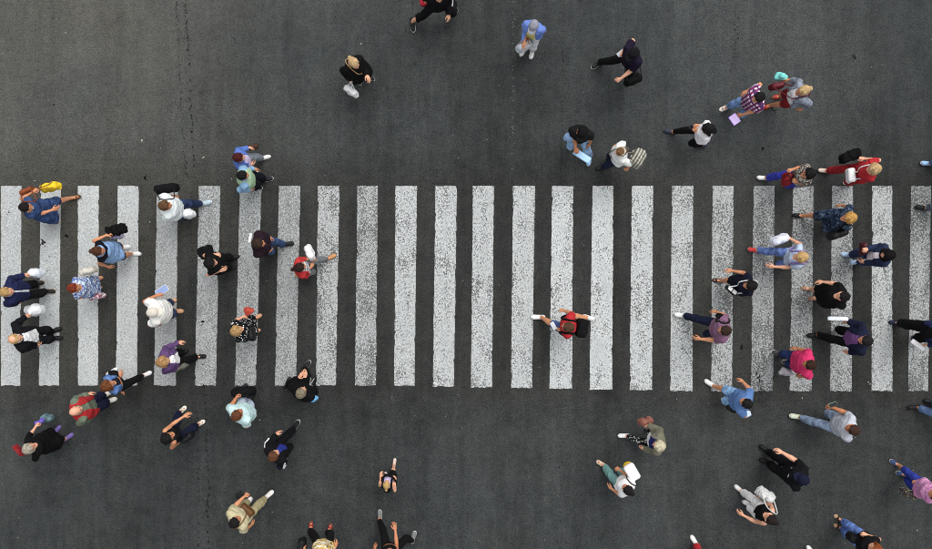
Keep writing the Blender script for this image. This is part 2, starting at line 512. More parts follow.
def surface(fn, lo, hi, h):
    """Naive surface nets of fn < 0 over the box lo..hi; only blocks near the surface are evaluated."""
    lo = np.asarray(lo, np.float32); hi = np.asarray(hi, np.float32)
    bs = 4
    nb = np.maximum(np.ceil((hi - lo) / (h * bs)).astype(int), 1)
    n = nb * bs
    cax = [lo[i] + h * (np.arange(nb[i]) * bs + (bs - 1) / 2) for i in range(3)]
    C = np.stack(np.meshgrid(*cax, indexing='ij'), -1).reshape(-1, 3).astype(np.float32)
    Fc = fn(C).reshape(nb)
    act = np.abs(Fc) < h * bs * 1.45
    full = np.repeat(np.repeat(np.repeat(Fc, bs, 0), bs, 1), bs, 2).astype(np.float32)
    m = np.repeat(np.repeat(np.repeat(act, bs, 0), bs, 1), bs, 2)
    idx = np.argwhere(m)
    full[m] = fn((lo + h * idx).astype(np.float32))
    full[0] = full[-1] = h; full[:, 0] = full[:, -1] = h; full[:, :, 0] = full[:, :, -1] = h
    s = full < 0
    cnt = np.zeros(n - 1, np.int8)
    for c in CORN:
        cnt += s[c[0]:n[0] - 1 + c[0], c[1]:n[1] - 1 + c[1], c[2]:n[2] - 1 + c[2]]
    cells = np.argwhere((cnt > 0) & (cnt < 8))
    vid = np.full(n - 1, -1, np.int32); vid[tuple(cells.T)] = np.arange(len(cells))
    val = np.stack([full[tuple((cells + c).T)] for c in CORN], 1)
    acc = np.zeros((len(cells), 3), np.float32); num = np.zeros(len(cells), np.float32)
    for a, b in CEDGE:
        va, vb = val[:, a], val[:, b]
        x = (va < 0) != (vb < 0)
        t = np.where(x, va / np.where(x, va - vb, 1), 0)
        p = CORN[a] + t[:, None] * (CORN[b] - CORN[a])
        acc += np.where(x[:, None], p, 0); num += x
    V = lo + h * (cells + acc / num[:, None])
    quads = []
    for ax in range(3):
        u, v = (ax + 1) % 3, (ax + 2) % 3
        s0 = [slice(1, -1)] * 3; s1 = [slice(1, -1)] * 3
        s0[ax] = slice(0, -1); s1[ax] = slice(1, None)
        a_, b_ = s[tuple(s0)], s[tuple(s1)]
        e = np.argwhere(a_ != b_)
        if not len(e):
            continue
        inside = a_[tuple(e.T)]
        off = np.ones(3, int); off[ax] = 0
        e = e + off
        def g(du, dv):
            c = e.copy(); c[:, u] += du; c[:, v] += dv
            return vid[tuple(c.T)]
        q = np.stack([g(-1, -1), g(0, -1), g(0, 0), g(-1, 0)], 1)
        q[~inside] = q[~inside][:, ::-1]
        quads.append(q)
    Q = np.concatenate(quads)
    Q = Q[(Q >= 0).all(1)]
    return V.astype(np.float32), Q

def wrinkle(P, amp, seed=0, f=1.0):
    r = np.random.RandomState(seed)
    o = np.zeros(len(P), np.float32)
    for i in range(5):
        k = r.normal(size=3) * A(16, 16, 26) * f * (1 + .35 * i)
        o += np.sin(P @ k.astype(np.float32) + r.uniform(0, 6)) / (1 + .5 * i)
    # creases: sharp valleys of a warped wave
    for i in range(2):
        k = r.normal(size=3); k = k / np.linalg.norm(k) * A(.8, .8, 1.2)
        ph = P @ (k * 30 * f).astype(np.float32) + 1.4 * np.sin(P @ (r.normal(size=3) * 9).astype(np.float32)) + r.uniform(0, 6)
        o += 1.5 * (np.abs(np.sin(ph)) - .64)
    return o * amp * 0.45

def tube(pts, r, n=6, flat=1.0, up=(0, 0, 1)):
    pts = np.asarray(pts, np.float32)
    V, F = [], []
    for i, p in enumerate(pts):
        t = unit(pts[min(i + 1, len(pts) - 1)] - pts[max(i - 1, 0)])
        u = np.cross(t, np.asarray(up, np.float32))
        if np.linalg.norm(u) < 1e-3:
            u = np.cross(t, A(1, 0, 0))
        u = unit(u); v = np.cross(u, t)
        for k in range(n):
            a = 2 * math.pi * k / n
            V.append(p + u * math.cos(a) * r + v * math.sin(a) * r * flat)
    for i in range(len(pts) - 1):
        for k in range(n):
            a, b = i * n + k, i * n + (k + 1) % n
            F.append((a, a + n, b + n, b))
    c = len(V); V += [pts[0], pts[-1]]; e = (len(pts) - 1) * n
    for k in range(0, n, 2):
        F.append((c, k, (k + 1) % n, (k + 2) % n))
        F.append((c + 1, e + (k + 2) % n, e + (k + 1) % n, e + k))
    return np.array(V, np.float32), np.array(F, np.int32)

def smooth_path(pts, n=8):
    pts = [np.asarray(p, np.float32) for p in pts]
    P = [2 * pts[0] - pts[1]] + pts + [2 * pts[-1] - pts[-2]]
    out = []
    for i in range(1, len(P) - 2):
        for k in range(n):
            t = k / n
            a, b, c, d = P[i - 1], P[i], P[i + 1], P[i + 2]
            out.append(0.5 * (2 * b + (c - a) * t + (2 * a - 5 * b + 4 * c - d) * t * t + (3 * b - a - 3 * c + d) * t ** 3))
    out.append(pts[-1])
    return np.array(out, np.float32)

# ------------------------------------------------------------------ head, hand, hair and shoe templates (head frame: +X is the face)
def head_sdf(P):
    f = ell(P, (-.008, 0, .030), (.098, .077, .098))
    f = smin(f, ell(P, (.028, 0, -.050), (.066, .056, .068)), .035)
    f = smin(f, ell(P, (.052, 0, -.092), (.034, .034, .024)), .030)
    f = smin(f, ell(P, (.072, 0, .022), (.022, .050, .014)), .020)
    for s in (-1, 1):
        f = smin(f, ell(P, (.062, s * .036, -.026), (.026, .022, .018)), .020)
        f = np.maximum(f, -ell(P, (.098, s * .032, .002), (.018, .017, .011)))
        f = smin(f, ell(P, (.077, s * .031, .001), (.0135, .0135, .0125)), .004)
        f = smin(f, ell(P, (-.008, s * .080, -.008), (.020, .009, .031)), .008)
    f = smin(f, cone(P, (.086, 0, .010), (.106, 0, -.030), .008, .0125), .012)
    f = smin(f, ell(P, (.087, 0, -.060), (.012, .024, .007)), .008)
    f = smin(f, ell(P, (.084, 0, -.072), (.012, .020, .007)), .006)
    f = smin(f, cone(P, (-.022, 0, -.04), (-.035, 0, -.155), .053, .056), .025)
    return f
HEADV, HEADF = surface(head_sdf, (-.13, -.11, -.165), (.135, .11, .15), .0085)
ht = np.ones((len(HEADV), 3), np.float32)
x, y, z = HEADV.T
ht[(x > .07) & (np.abs(y) < .028) & (z > -.080) & (z < -.052)] = (.85, .50, .48)
ht[(x > .055) & (np.abs(np.abs(y) - .032) < .020) & (z > .016) & (z < .028)] = (.30, .25, .22)
ht[(x > .072) & (np.abs(np.abs(y) - .031) < .013) & (np.abs(z - .001) < .008)] = (1.3, 1.5, 1.6)
ht[(x > .078) & (np.abs(np.abs(y) - .031) < .0055) & (np.abs(z - .001) < .006)] = (.12, .10, .10)
HEADT = ht

def hand_sdf_factory(curl):
    segs = [((-.03, 0, 0), (.012, 0, 0), .026, .023)]
    fing = [(.094, .034, 7, (.040, .024, .019)), (.098, .0115, 2, (.044, .027, .020)), (.095, -.0115, -3, (.041, .025, .019)), (.086, -.033, -9, (.032, .019, .016))]
    for (bx, by, sp, ls) in fing:
        p = np.array([bx - .008, by, 0.0]); ang = 0
        for i, l in enumerate(ls):
            ang += math.radians(curl[i])
            d = np.array([math.cos(ang) * math.cos(math.radians(sp)), math.cos(ang) * math.sin(math.radians(sp)), -math.sin(ang)])
            q = p + d * l
            segs.append((tuple(p), tuple(q), .0092 - .0009 * i, .0085 - .0009 * i)); p = q
    c = curl[0] / 70.0
    t0 = np.array([.018, .026, -.006]); t1 = t0 + unit(np.array([.62, .70 - .3 * c, -.25 - .3 * c])) * .046
    t2 = t1 + unit(np.array([.85, .35 - .9 * c, -.2 - .3 * c])) * .032; t3 = t2 + unit(np.array([.95, .1 - .9 * c, -.2 - .2 * c])) * .024
    for a, b, r1, r2 in ((t0, t1, .016, .011), (t1, t2, .0105, .0095), (t2, t3, .0095, .0075)):
        segs.append((tuple(a), tuple(b), r1, r2))
    def fn(P):
        f = rbox(P, (.050, .001, 0), (.046, .041, .0145), .0135)
        f = smin(f, cone(P, *segs[0]), .018)
        for sg in segs[1:]:
            f = smin(f, cone(P, *sg), .004)
        return f
    return fn
HANDS = {}
for nm, cu in (('relaxed', (18, 26, 18)), ('grip', (68, 88, 52)), ('open', (4, 10, 6))):
    HANDS[nm] = surface(hand_sdf_factory(cu), (-.065, -.075, -.12), (.22, .115, .04), .0068)

def skull(P, g):
    return ell(P, (-.010, 0, .030), (.100 + g, .080 + g, .100 + g))

def hair_sdf(style):
    def short(P, g=.013, front=.058, back=-.075):
        f = skull(P, g)
        hl = np.where(P[:, 0] > .0, plane(P, (.070, 0, front), (-.52, 0, .85)), plane(P, (-.01, 0, back + .095), (-.80, 0, .60)))
        side = plane(P, (.02, 0, -.005), (-.55, 0, .80))
        f = np.maximum(f, -np.maximum(np.minimum(hl, side), -.2))
        f = smin(f, np.maximum(ell(P, (-.045, 0, -.02), (.060 + g * .6, .070 + g * .6, .085)), P[:, 0] + .015), .01)
        a = np.arctan2(P[:, 1], P[:, 0] + .02)
        return f + .0045 * np.sin(a * 11 + P[:, 2] * 40 + 2 * np.sin(P @ A(30, 50, 20))) + .003 * np.sin(P @ A(90, 70, 40))
    def strands(P, f, amp=.004):
        a = np.arctan2(P[:, 1], P[:, 0] + .03)
        return f + amp * np.sin(a * 17 + P[:, 2] * 12) + amp * .5 * np.sin(a * 31 + 1.3 + P[:, 2] * 20)
    if style == 'short':
        return lambda P: short(P)
    if style == 'crop':
        return lambda P: short(P, .007, .066, -.05)
    if style == 'fringe':                 # balding: hair only round the sides and back
        return lambda P: np.maximum(short(P, .007), plane(P, (-.05, 0, .085), (-.35, 0, 1)))
    if style == 'bun':
        return lambda P: strands(P, smin(short(P, .012), ell(P, (-.105, 0, .085), (.045, .045, .042)), .015), .003)
    if style == 'topbun':
        return lambda P: strands(P, smin(short(P, .012), ell(P, (-.050, 0, .150), (.046, .046, .036)), .015), .003)
    if style == 'ponytail':
        def f(P):
            g = smin(short(P, .012), cone(P, (-.10, 0, .06), (-.150, 0, .02), .024, .034), .02)
            g = smin(g, cone(P, (-.150, 0, .02), (-.165, 0, -.16), .034, .016), .02)
            return strands(P, g, .003)
        return f
    if style == 'bob':
        def f(P):
            g = short(P, .020)
            for s in (-1, 1):
                g = smin(g, cone(P, (-.012, s * .078, .03), (-.005, s * .082, -.085), .034, .026), .03)
            g = smin(g, ell(P, (-.075, 0, -.035), (.055, .088, .085)), .03)
            g = np.maximum(g, -ell(P, (.105, 0, -.03), (.095, .066, .105)))
            return strands(P, g)
        return f
    if style == 'long':
        def f(P):
            g = short(P, .020)
            for s in (-1, 1):
                g = smin(g, cone(P, (-.015, s * .078, .03), (-.030, s * .092, -.18), .034, .028), .03)
            g = smin(g, cone(P, (-.085, 0, .0), (-.115, 0, -.27), .075, .048), .04)
            g = np.maximum(g, -ell(P, (.105, 0, -.05), (.095, .064, .14)))
            return strands(P, g, .005)
        return f
    if style == 'cap':
        def f(P):
            g = np.maximum(skull(P, .016), -plane(P, (0, 0, .038), (-.12, 0, 1)))
            v = np.maximum(np.abs(P[:, 2] - .045 + .25 * (P[:, 0] - .08) + 1.5 * P[:, 1] ** 2) - .005, np.sqrt(((P[:, 0] - .075) / 1.0) ** 2 + (P[:, 1] / .85) ** 2) - .098)
            g = np.minimum(g, np.maximum(v, .03 - P[:, 0]))
            return np.minimum(g, ell(P, (-.01, 0, .147), (.011, .011, .008)))
        return f
    if style == 'sunhat':
        def f(P):
            g = np.maximum(skull(P, .018), -P[:, 2] + .045)
            r = np.sqrt((P[:, 0] + .01) ** 2 * .85 + P[:, 1] ** 2)
            return np.minimum(g, np.maximum(np.abs(P[:, 2] - .048 + .22 * (r - .1)) - .006, r - .15))
        return f
    if style == 'scarf':                  # headscarf wrapped round head and neck
        def f(P):
            g = skull(P, .022)
            g = smin(g, ell(P, (-.02, 0, -.10), (.095, .090, .10)), .05)
            g = smin(g, ell(P, (-.035, 0, -.175), (.115, .135, .06)), .05)
            g = np.maximum(g, -ell(P, (.115, 0, -.015), (.080, .056, .085)))
            return g + .003 * np.sin(P @ A(60, 20, 110)) + .002 * np.sin(P @ A(-30, 80, 70))
        return f
    if style == 'headband':
        return lambda P: np.maximum(np.abs(plane(P, (-.01, 0, .085), (.55, 0, .83))) - .016, np.maximum(skull(P, .019), -skull(P, .004)))
HAIRS = {}
def hair_mesh(style):
    if style not in HAIRS:
        V, F = surface(hair_sdf(style), (-.24, -.175, -.34), (.19, .175, .21), .0072)
        HAIRS[style] = mesh_data(style, V, F)
    return HAIRS[style]

# shoe frame: ankle joint over the origin, sole on z = 0, +X towards the toes
def shoe_sdf(P, kind):
    f = cone(P, (-.045, 0, .038), (.060, .0, .040), .040, .043)
    f = smin(f, ell(P, (.125, 0, .032), (.070, .046, .036)), .03)
    if kind != 'flat':
        f = smin(f, cone(P, (-.035, 0, .05), (-.030, 0, .100), .043, .041), .025)
    else:
        f = np.maximum(f, -ell(P, (.01, 0, .085), (.075, .032, .05)))
    return np.maximum(f, .012 - P[:, 2])
SHOES = {}
def shoe_mesh(kind):
    if kind not in SHOES:
        up = None
        if kind == 'sandal':
            def straps(P):
                f = cone(P, (-.045, 0, .038), (.060, .0, .040), .040, .043)
                f = smin(f, ell(P, (.125, 0, .032), (.070, .046, .036)), .03)
                f = smin(f, cone(P, (-.035, 0, .05), (-.030, 0, .100), .041, .038), .025)
                band = np.minimum(np.abs(P[:, 0] - .115) - .020, np.abs(P[:, 0] * .5 + P[:, 2] - .075) - .013)
                return np.maximum(np.maximum(f, band), .012 - P[:, 2])
            up = surface(straps, (-.11, -.075, -.02), (.22, .075, .12), .009)
        else:
            up = surface(lambda P: shoe_sdf(P, kind), (-.11, -.075, -.02), (.22, .075, .17), .011)
        def sole(P):
            g = smin(cone(P * A(1, 1, 0), (-.045, 0, 0), (.05, 0, 0), .043, .044), ell(P * A(1, 1, 0), (.122, 0, 0), (.078, .050, .05)), .03)
            return np.maximum(g, np.abs(P[:, 2] - .011) - .0105)
        so = surface(sole, (-.11, -.075, -.02), (.22, .075, .06), .011)
        SHOES[kind] = (mesh_data("shoe", *up), mesh_data("sole", *so))
    return SHOES[kind]

# ------------------------------------------------------------------ people
SKINS = {'fair': (226, 172, 142), 'tan': (205, 145, 108), 'olive': (190, 128, 92), 'dark': (150, 92, 62)}
PROF = {
    'm': [(-.14, .05, .05, .06), (-.09, .14, .09, .105), (0, .163, .108, .125), (.08, .156, .108, .105), (.17, .152, .108, .096), (.28, .165, .120, .112),
          (.37, .172, .116, .118), (.43, .160, .096, .108), (.475, .120, .072, .088), (.505, .075, .058, .068), (.54, .050, .050, .055)],
    'f': [(-.14, .05, .05, .06), (-.09, .145, .09, .115), (0, .168, .105, .135), (.08, .148, .102, .105), (.17, .128, .095, .088), (.26, .142, .125, .098),
          (.33, .148, .138, .105), (.41, .140, .098, .100), (.46, .110, .070, .082), (.49, .070, .054, .062), (.53, .045, .046, .050)]}

def ik(a, t, l1, l2, pole):
    d = t - a; L = np.linalg.norm(d); L2 = min(L, (l1 + l2) * .998); L2 = max(L2, abs(l1 - l2) + .02)
    u = unit(d)
    x = (l1 * l1 - l2 * l2 + L2 * L2) / (2 * L2)
    hgt = math.sqrt(max(l1 * l1 - x * x, 0))
    p = unit(pole - u * float(pole @ u))
    return a + u * x + p * hgt, a + u * L2

def frame(x, z):
    x = unit(x); y = unit(np.cross(z, x)); zz = np.cross(x, y)
    return np.stack([x, y, zz], 1)

def G(kind, color, **k):
    d = dict(color=color, pat='plain', c2=(235, 235, 235), c3=(120, 120, 130), inf=.017, name=kind, hem=-.10, sl=.6, nr=.072, nv=0.0, gap=None, collar=False, loose=.012, flare=.0)
    d.update({'tank': dict(sl=0, nr=.098, nv=.03, inf=.008, loose=.004, name='tank_top'), 'tee': dict(name='t_shirt'),
              'shirt': dict(sl=2, collar=True, name='shirt'), 'polo': dict(collar=True, name='polo_shirt'), 'blouse': dict(sl=.75, nr=.085, nv=.03, name='blouse'),
              'sweater': dict(sl=1.95, inf=.020, name='sweater'), 'jacket': dict(sl=2, inf=.025, gap=.05, collar=True, hem=-.13, nr=.085, loose=.010, name='jacket'),
              'vest': dict(sl=0, inf=.030, gap=.06, nr=.09, hem=-.10, name='vest'),
              'dress': dict(sl=.5, hem=-.50, nr=.088, nv=.03, flare=.11, name='dress'), 'coat': dict(sl=2, inf=.032, hem=-.42, flare=.07, collar=True, name='coat')}.get(kind, {}))
    d.update(k)
    return d

def person(label, head, face, h=1.70, build='m', fat=1.0, feet=(), lh=None, rh=None, tops=(), bottom=('trousers', (40, 40, 45)), hair=('short', (40, 28, 20)),
           hat=None, shoes=('sneaker', (230, 230, 230), (235, 235, 235)), skin='tan', lean=4.0, twist=0.0, look=0.0, nod=0.0, grips='', seed=None):
    seed = seed if seed is not None else int(head[0] * 7 + head[1])
    r = random.Random(seed)
    s = h / 1.70
    th = math.radians(face)
    fw = np.array([math.cos(th), math.sin(th), 0]); lf = np.array([-fw[1], fw[0], 0])
    hw = at(head[0], head[1], h - .10)
    pelxy = hw - fw * (.05 + math.sin(math.radians(lean)) * .6) * s * .55
    loc = np.array([pelxy[0], pelxy[1], 0.0])
    R = np.stack([fw, lf, np.array([0, 0, 1.0])], 1)
    loc_of = lambda w: (R.T @ (np.asarray(w) - loc)).astype(np.float32)
    # feet -> pelvis height -> legs
    fl = [loc_of(at(p[0], p[1], .04)) for p in feet]
    fl = [f - A(.045, 0, 0) for f in fl]
    if len(fl) == 0:
        st = r.uniform(.16, .26); sg = r.choice((-1, 1))
        fl = [A(st, .085 * sg, 0), A(-st, -.085 * sg, 0)]
    if len(fl) == 1:
        f = fl[0]
        fl.append(A(-f[0] * .55, -f[1] * .6 if abs(f[1]) > .05 else -.10 * (1 if f[1] > 0 else -1), 0))
    fl = sorted(fl, key=lambda f: -f[1])                         # left first
    if fl[0][1] - fl[1][1] < .13:
        c = (fl[0][1] + fl[1][1]) / 2
        fl[0][1], fl[1][1] = c + .065, c - .065
    L1, L2 = .425 * s, .42 * s
    ank, pitch = [], []
    pz = .925 * s
    for i, f in enumerate(fl):
        hip = A(0, (.088 if i == 0 else -.088) * s, 0)
        d = f[:2] - hip[:2]; dl = float(np.linalg.norm(d))
        if dl > .46 * s:
            d = d * (.46 * s / dl); dl = .46 * s
            f[:2] = hip[:2] + d
        back = f[0] < -.10
        up = min(.09, max(0, (-f[0] - .10) * .30)) if back else 0
        pitch.append(math.radians(min(42, (-f[0] - .08) * 115)) if back else (math.radians(-min(14, (f[0] - .12) * 60)) if f[0] > .12 else 0))
        az = .085 * s + up
        ank.append(A(f[0], f[1], az))
        pz = min(pz, az + math.sqrt(((L1 + L2) * .992) ** 2 - dl * dl) + .03)
    pel = A(0, 0, pz)
    hips = [pel + A(0, .088 * s, -.03), pel + A(0, -.088 * s, -.03)]
    legs = []
    for i in (0, 1):
        kn, an = ik(hips[i], ank[i], L1, L2, np.array([1.0, .12 * (1 if i == 0 else -1), .1]))
        legs.append((hips[i], kn.astype(np.float32), an.astype(np.float32)))
    # torso frame
    la = math.radians(lean)
    TR = np.array([[math.cos(la), 0, math.sin(la)], [0, 1, 0], [-math.sin(la), 0, math.cos(la)]], np.float32)
    tw = math.radians(twist)
    prof = np.array(PROF[build], np.float32)
    wf = fat
    prof = prof * A(s, s * (.55 + .45 * wf), s * (.25 + .75 * wf), s * (.5 + .5 * wf))
    def tp(x, y, z):                                              # torso point
        a = tw * min(max(z / (.45 * s), 0), 1)
        return (pel + TR @ A(x * math.cos(a) - y * math.sin(a), x * math.sin(a) + y * math.cos(a), z)).astype(np.float32)
    sw = (.160 if build == 'm' else .140) * s * (.7 + .3 * wf)
    szz = (.425 if build == 'm' else .405) * s
    sho = [tp(0, sw, szz), tp(0, -sw, szz)]
    nb = tp(-.005, 0, (.50 if build == 'm' else .485) * s)
    hc = (nb + A(.045, 0, .150) * s).astype(np.float32)           # head centre
    # arms
    U, Fo = .285 * s, .25 * s
    armr = (1.0 if build == 'm' else .86) * (.75 + .25 * wf) * s
    arms, tgt = [], []
    for i, t in enumerate((lh, rh)):
        sg = 1 if i == 0 else -1
        if t is None:
            opp = fl[1 - i][0]
            swg = max(-.30, min(.36, opp * .75)) + r.uniform(-.04, .04)
            w = sho[i] + A(swg, sg * .10, -.50 * s + abs(swg) * .18)
        elif t == 'hang':
            w = sho[i] + A(.06, sg * .09, -.51 * s)
        elif t == 'back':
            w = sho[i] + A(-.25, sg * .08, -.42 * s)
        elif t == 'chest':
            w = sho[i] + A(.24, -sg * .08, -.26 * s)
        else:
            zz = t[2] if len(t) > 2 else .90
            if .80 <= zz <= .99:                                  # arm hanging nearly straight: find the height that fits its length
                zs = np.linspace(.62 * s, 1.12 * s, 26)
                zz = min(zs, key=lambda q: abs(np.linalg.norm(loc_of(at(t[0], t[1], q)) - sho[i]) - (.93 * (U + Fo) + .06)) + .10 * abs(q - .8))
            w = loc_of(at(t[0], t[1], zz))
            d = w - sho[i]; L = np.linalg.norm(d)
            # the given spot is the hand's middle: the wrist stops short of it
            w = w - unit(d) * .075
        w = np.asarray(w, np.float32)
        pole = np.array([-.85, sg * .18, -.55])
        el, wr = ik(sho[i], w, U, Fo, pole)
        arms.append((sho[i], el.astype(np.float32), wr.astype(np.float32)))

    def torso(P, inf=0.0, lo=-.2, loose=0.0, hemrow=None, flare=0.0):
        q = (P - pel) @ TR
        z = q[:, 2]
        if tw:
            a = tw * np.clip(z / (.45 * s), 0, 1); ca, sa = np.cos(a), np.sin(a)
            x, y = q[:, 0] * ca + q[:, 1] * sa, -q[:, 0] * sa + q[:, 1] * ca
        else:
            x, y = q[:, 0], q[:, 1]
        pr = prof
        if hemrow is not None:                                    # cloth hangs from the hips instead of following the crotch
            base = prof[2]
            rows = [np.array([hemrow, base[1] * .92 + flare * .75, base[2] * 1.0 + flare, base[3] * 1.0 + flare], np.float32)]
            pr = np.vstack(rows + [prof[2:]])
        lz = loose * np.clip(1.0 - (z - .05) / .35, 0, 1)
        w = np.interp(z, pr[:, 0], pr[:, 1]) + inf + lz
        d = np.where(x > 0, np.interp(z, pr[:, 0], pr[:, 2]), np.interp(z, pr[:, 0], pr[:, 3])) + inf + lz
        rad = ((np.abs(x) / d) ** 2.2 + (np.abs(y) / w) ** 2.2) ** (1 / 2.2)
        f = (rad - 1) * np.minimum(d, w)
        f = np.maximum(f, np.maximum(z - pr[-1, 0] - inf, pr[0, 0] - z))
        return f.astype(np.float32)

    def limb(P, a, b, c, r0, r1, r2, r3):
        m = b + (c - b) * .30
        return smin(smin(cone(P, a, b, r0, r1), cone(P, b, m, r1, r2), .02), cone(P, m, c, r2, r3), .02)

    toes = []
    for i in (0, 1):
        yaw = math.radians(7 if i == 0 else -7)
        p = pitch[i]
        dx = A(math.cos(p) * math.cos(yaw), math.cos(p) * math.sin(yaw), -math.sin(p))
        toes.append((yaw, p, dx))

    def body(P):
        f = torso(P)
        f = smin(f, cone(P, nb - A(0, 0, .03), hc + A(-.028, 0, -.10) * s, .058 * s * (1 if build == 'm' else .86), .053 * s * (1 if build == 'm' else .9)), .03)
        for i in (0, 1):
            f = smin(f, limb(P, *arms[i], .056 * armr, .041 * armr, .043 * armr, .027 * armr), .035)
            f = smin(f, limb(P, *legs[i], .082 * s * (.6 + .4 * wf), .054 * s, .056 * s, .036 * s), .03)
            an = legs[i][2]; yaw, p, dx = toes[i]
            dn = A(-math.sin(p) * math.cos(yaw), -math.sin(p) * math.sin(yaw), -math.cos(p))
            f = smin(f, cone(P, an + dn * .035 * s - dx * .025, an + dx * .125 * s + dn * .052 * s, .034 * s, .027 * s), .025)
        return f

    allp = np.array([p for a in arms for p in a] + [p for l in legs for p in l] + [pel, nb, hc])
    lo, hi = allp.min(0) - .26, allp.max(0) + .26
    lo[2] = -.03
    hi[2] = nb[2] + .12
    BV, BF = surface(body, lo, hi, .0212)
    BV[:, 2] = np.maximum(BV[:, 2], .004)
    vs, fs, ts = [BV], [BF], [np.ones_like(BV)]
    off = len(BV)
    # head
    yw, nd = math.radians(look), math.radians(nod + lean * .3)
    HR = np.array(Matrix.Rotation(yw, 3, 'Z') @ Matrix.Rotation(nd, 3, 'Y'), np.float32)
    vs.append(hc + (HEADV * s) @ HR.T); fs.append(HEADF + off); ts.append(HEADT); off += len(HEADV)
    # hands
    palm = []
    for i in (0, 1):
        sg = 1 if i == 0 else -1
        sh, el, wr = arms[i]
        d = unit(wr - el)
        zax = unit(np.array([.15, sg * 1.0, .35 + abs(d[0]) * .9]))
        Hm = frame(d, zax)
        nm = 'grip' if 'LR'[i] in grips else 'relaxed'
        V, F = HANDS[nm]
        V = V.copy() * A(s, s, s) * .96
        # thumb lies to the front: template +Y maps to frame Y = z x x
        if float(Hm[:, 1] @ np.array([1, 0, .6])) < 0:
            V[:, 1] *= -1; F = F[:, ::-1]
        vs.append((wr + V @ Hm.T).astype(np.float32)); fs.append(F + off); ts.append(np.ones_like(V)); off += len(V)
        palm.append((wr + d * .085 * s - Hm[:, 2] * .03).astype(np.float32))
    root = empty("person", loc, th, label, "person", "pedestrians walking over the crossing")
    obj("body", mesh_data("body", np.concatenate(vs), np.concatenate(fs), True, np.concatenate(ts)), skin_mat(SKINS[skin]), root)
    # hair and hat
    HM = Matrix.Translation(Vector(hc.tolist())) @ Matrix(HR.tolist()).to_4x4() @ Matrix.Scale(s, 4)
    for it in (hair, hat):
        if it and it[0] != 'none':
            isf = it[0] in ('cap', 'sunhat', 'scarf', 'headband')
            o = obj({'cap': 'cap', 'sunhat': 'hat', 'scarf': 'headscarf', 'headband': 'headband'}.get(it[0], 'hair'), hair_mesh(it[0]), cloth(it[1]) if isf else hair_mat(it[1]), root, True)
            o.matrix_local = HM
    # lower garment
    kind, bc = bottom[0], bottom[1]
    bk = bottom[2] if len(bottom) > 2 else {}
    wid = bk.get('wide', 1.0)
    bmat = cloth(bc, bk.get('pat', 'plain'), bk.get('c2', (235, 235, 235)), bk.get('c3', (120, 120, 130)))
    top_z = .06 * s
    if kind in ('trousers', 'jeans', 'shorts', 'capri', 'leggings'):
        ex = {'leggings': .010, 'capri': .013}.get(kind, .014) * wid
        cutk = {'shorts': None, 'capri': .55}.get(kind, .93)
        def pants(P):
            f = np.maximum(torso(P, .010), ((P - pel) @ TR)[:, 2] - top_z)
            for i in (0, 1):
                hp, kn, an = legs[i]
                r0 = .084 * s * (.6 + .4 * wf) + ex
                if kind == 'shorts':
                    cutp = hp + (kn - hp) * bk.get('len', .85)
                    g = np.maximum(cone(P, hp, kn, r0 + .006, .070 * s + ex), plane(P, cutp, kn - hp))
                else:
                    lw = .056 * s + ex if kind in ('leggings', 'capri') else .060 * s + ex
                    lb = (.040 if kind == 'leggings' else .050 if kind == 'capri' else .058) * s + ex * .7
                    g = limb(P, hp, kn, an, r0, lw, lw + .002, lb)
                    g = np.maximum(g, plane(P, kn + (an - kn) * cutk, an - kn))
                f = smin(f, g, .025)
            return f + wrinkle(P, .004 if kind == 'leggings' else .009, seed)
        V, F = surface(pants, np.array([lo[0], -.5, 0]), np.array([hi[0], .5, pz + .2]), .018)
        obj({'leggings': 'leggings', 'shorts': 'shorts', 'capri': 'trousers', 'jeans': 'jeans'}.get(kind, 'trousers'), mesh_data("trousers", V, F), bmat, root)
    elif kind == 'skirt':
        ln, fl_ = bk.get('len', .45), bk.get('flare', .07)
        def skirt(P):
            f = torso(P, .012, hemrow=-ln * s, flare=fl_)
            for i in (0, 1):
                f = smin(f, cone(P, legs[i][0], legs[i][1], .10 * s, .085 * s), .06)
            z = ((P - pel) @ TR)[:, 2]
            return np.maximum(np.maximum(f, z - top_z), -ln * s - z) + wrinkle(P, .010, seed, .8)
        V, F = surface(skirt, np.array([lo[0], -.5, .02]), np.array([hi[0], .5, pz + .2]), .018)
        obj("skirt", mesh_data("skirt", V, F), bmat, root)
    # upper garments
    sdfs = []
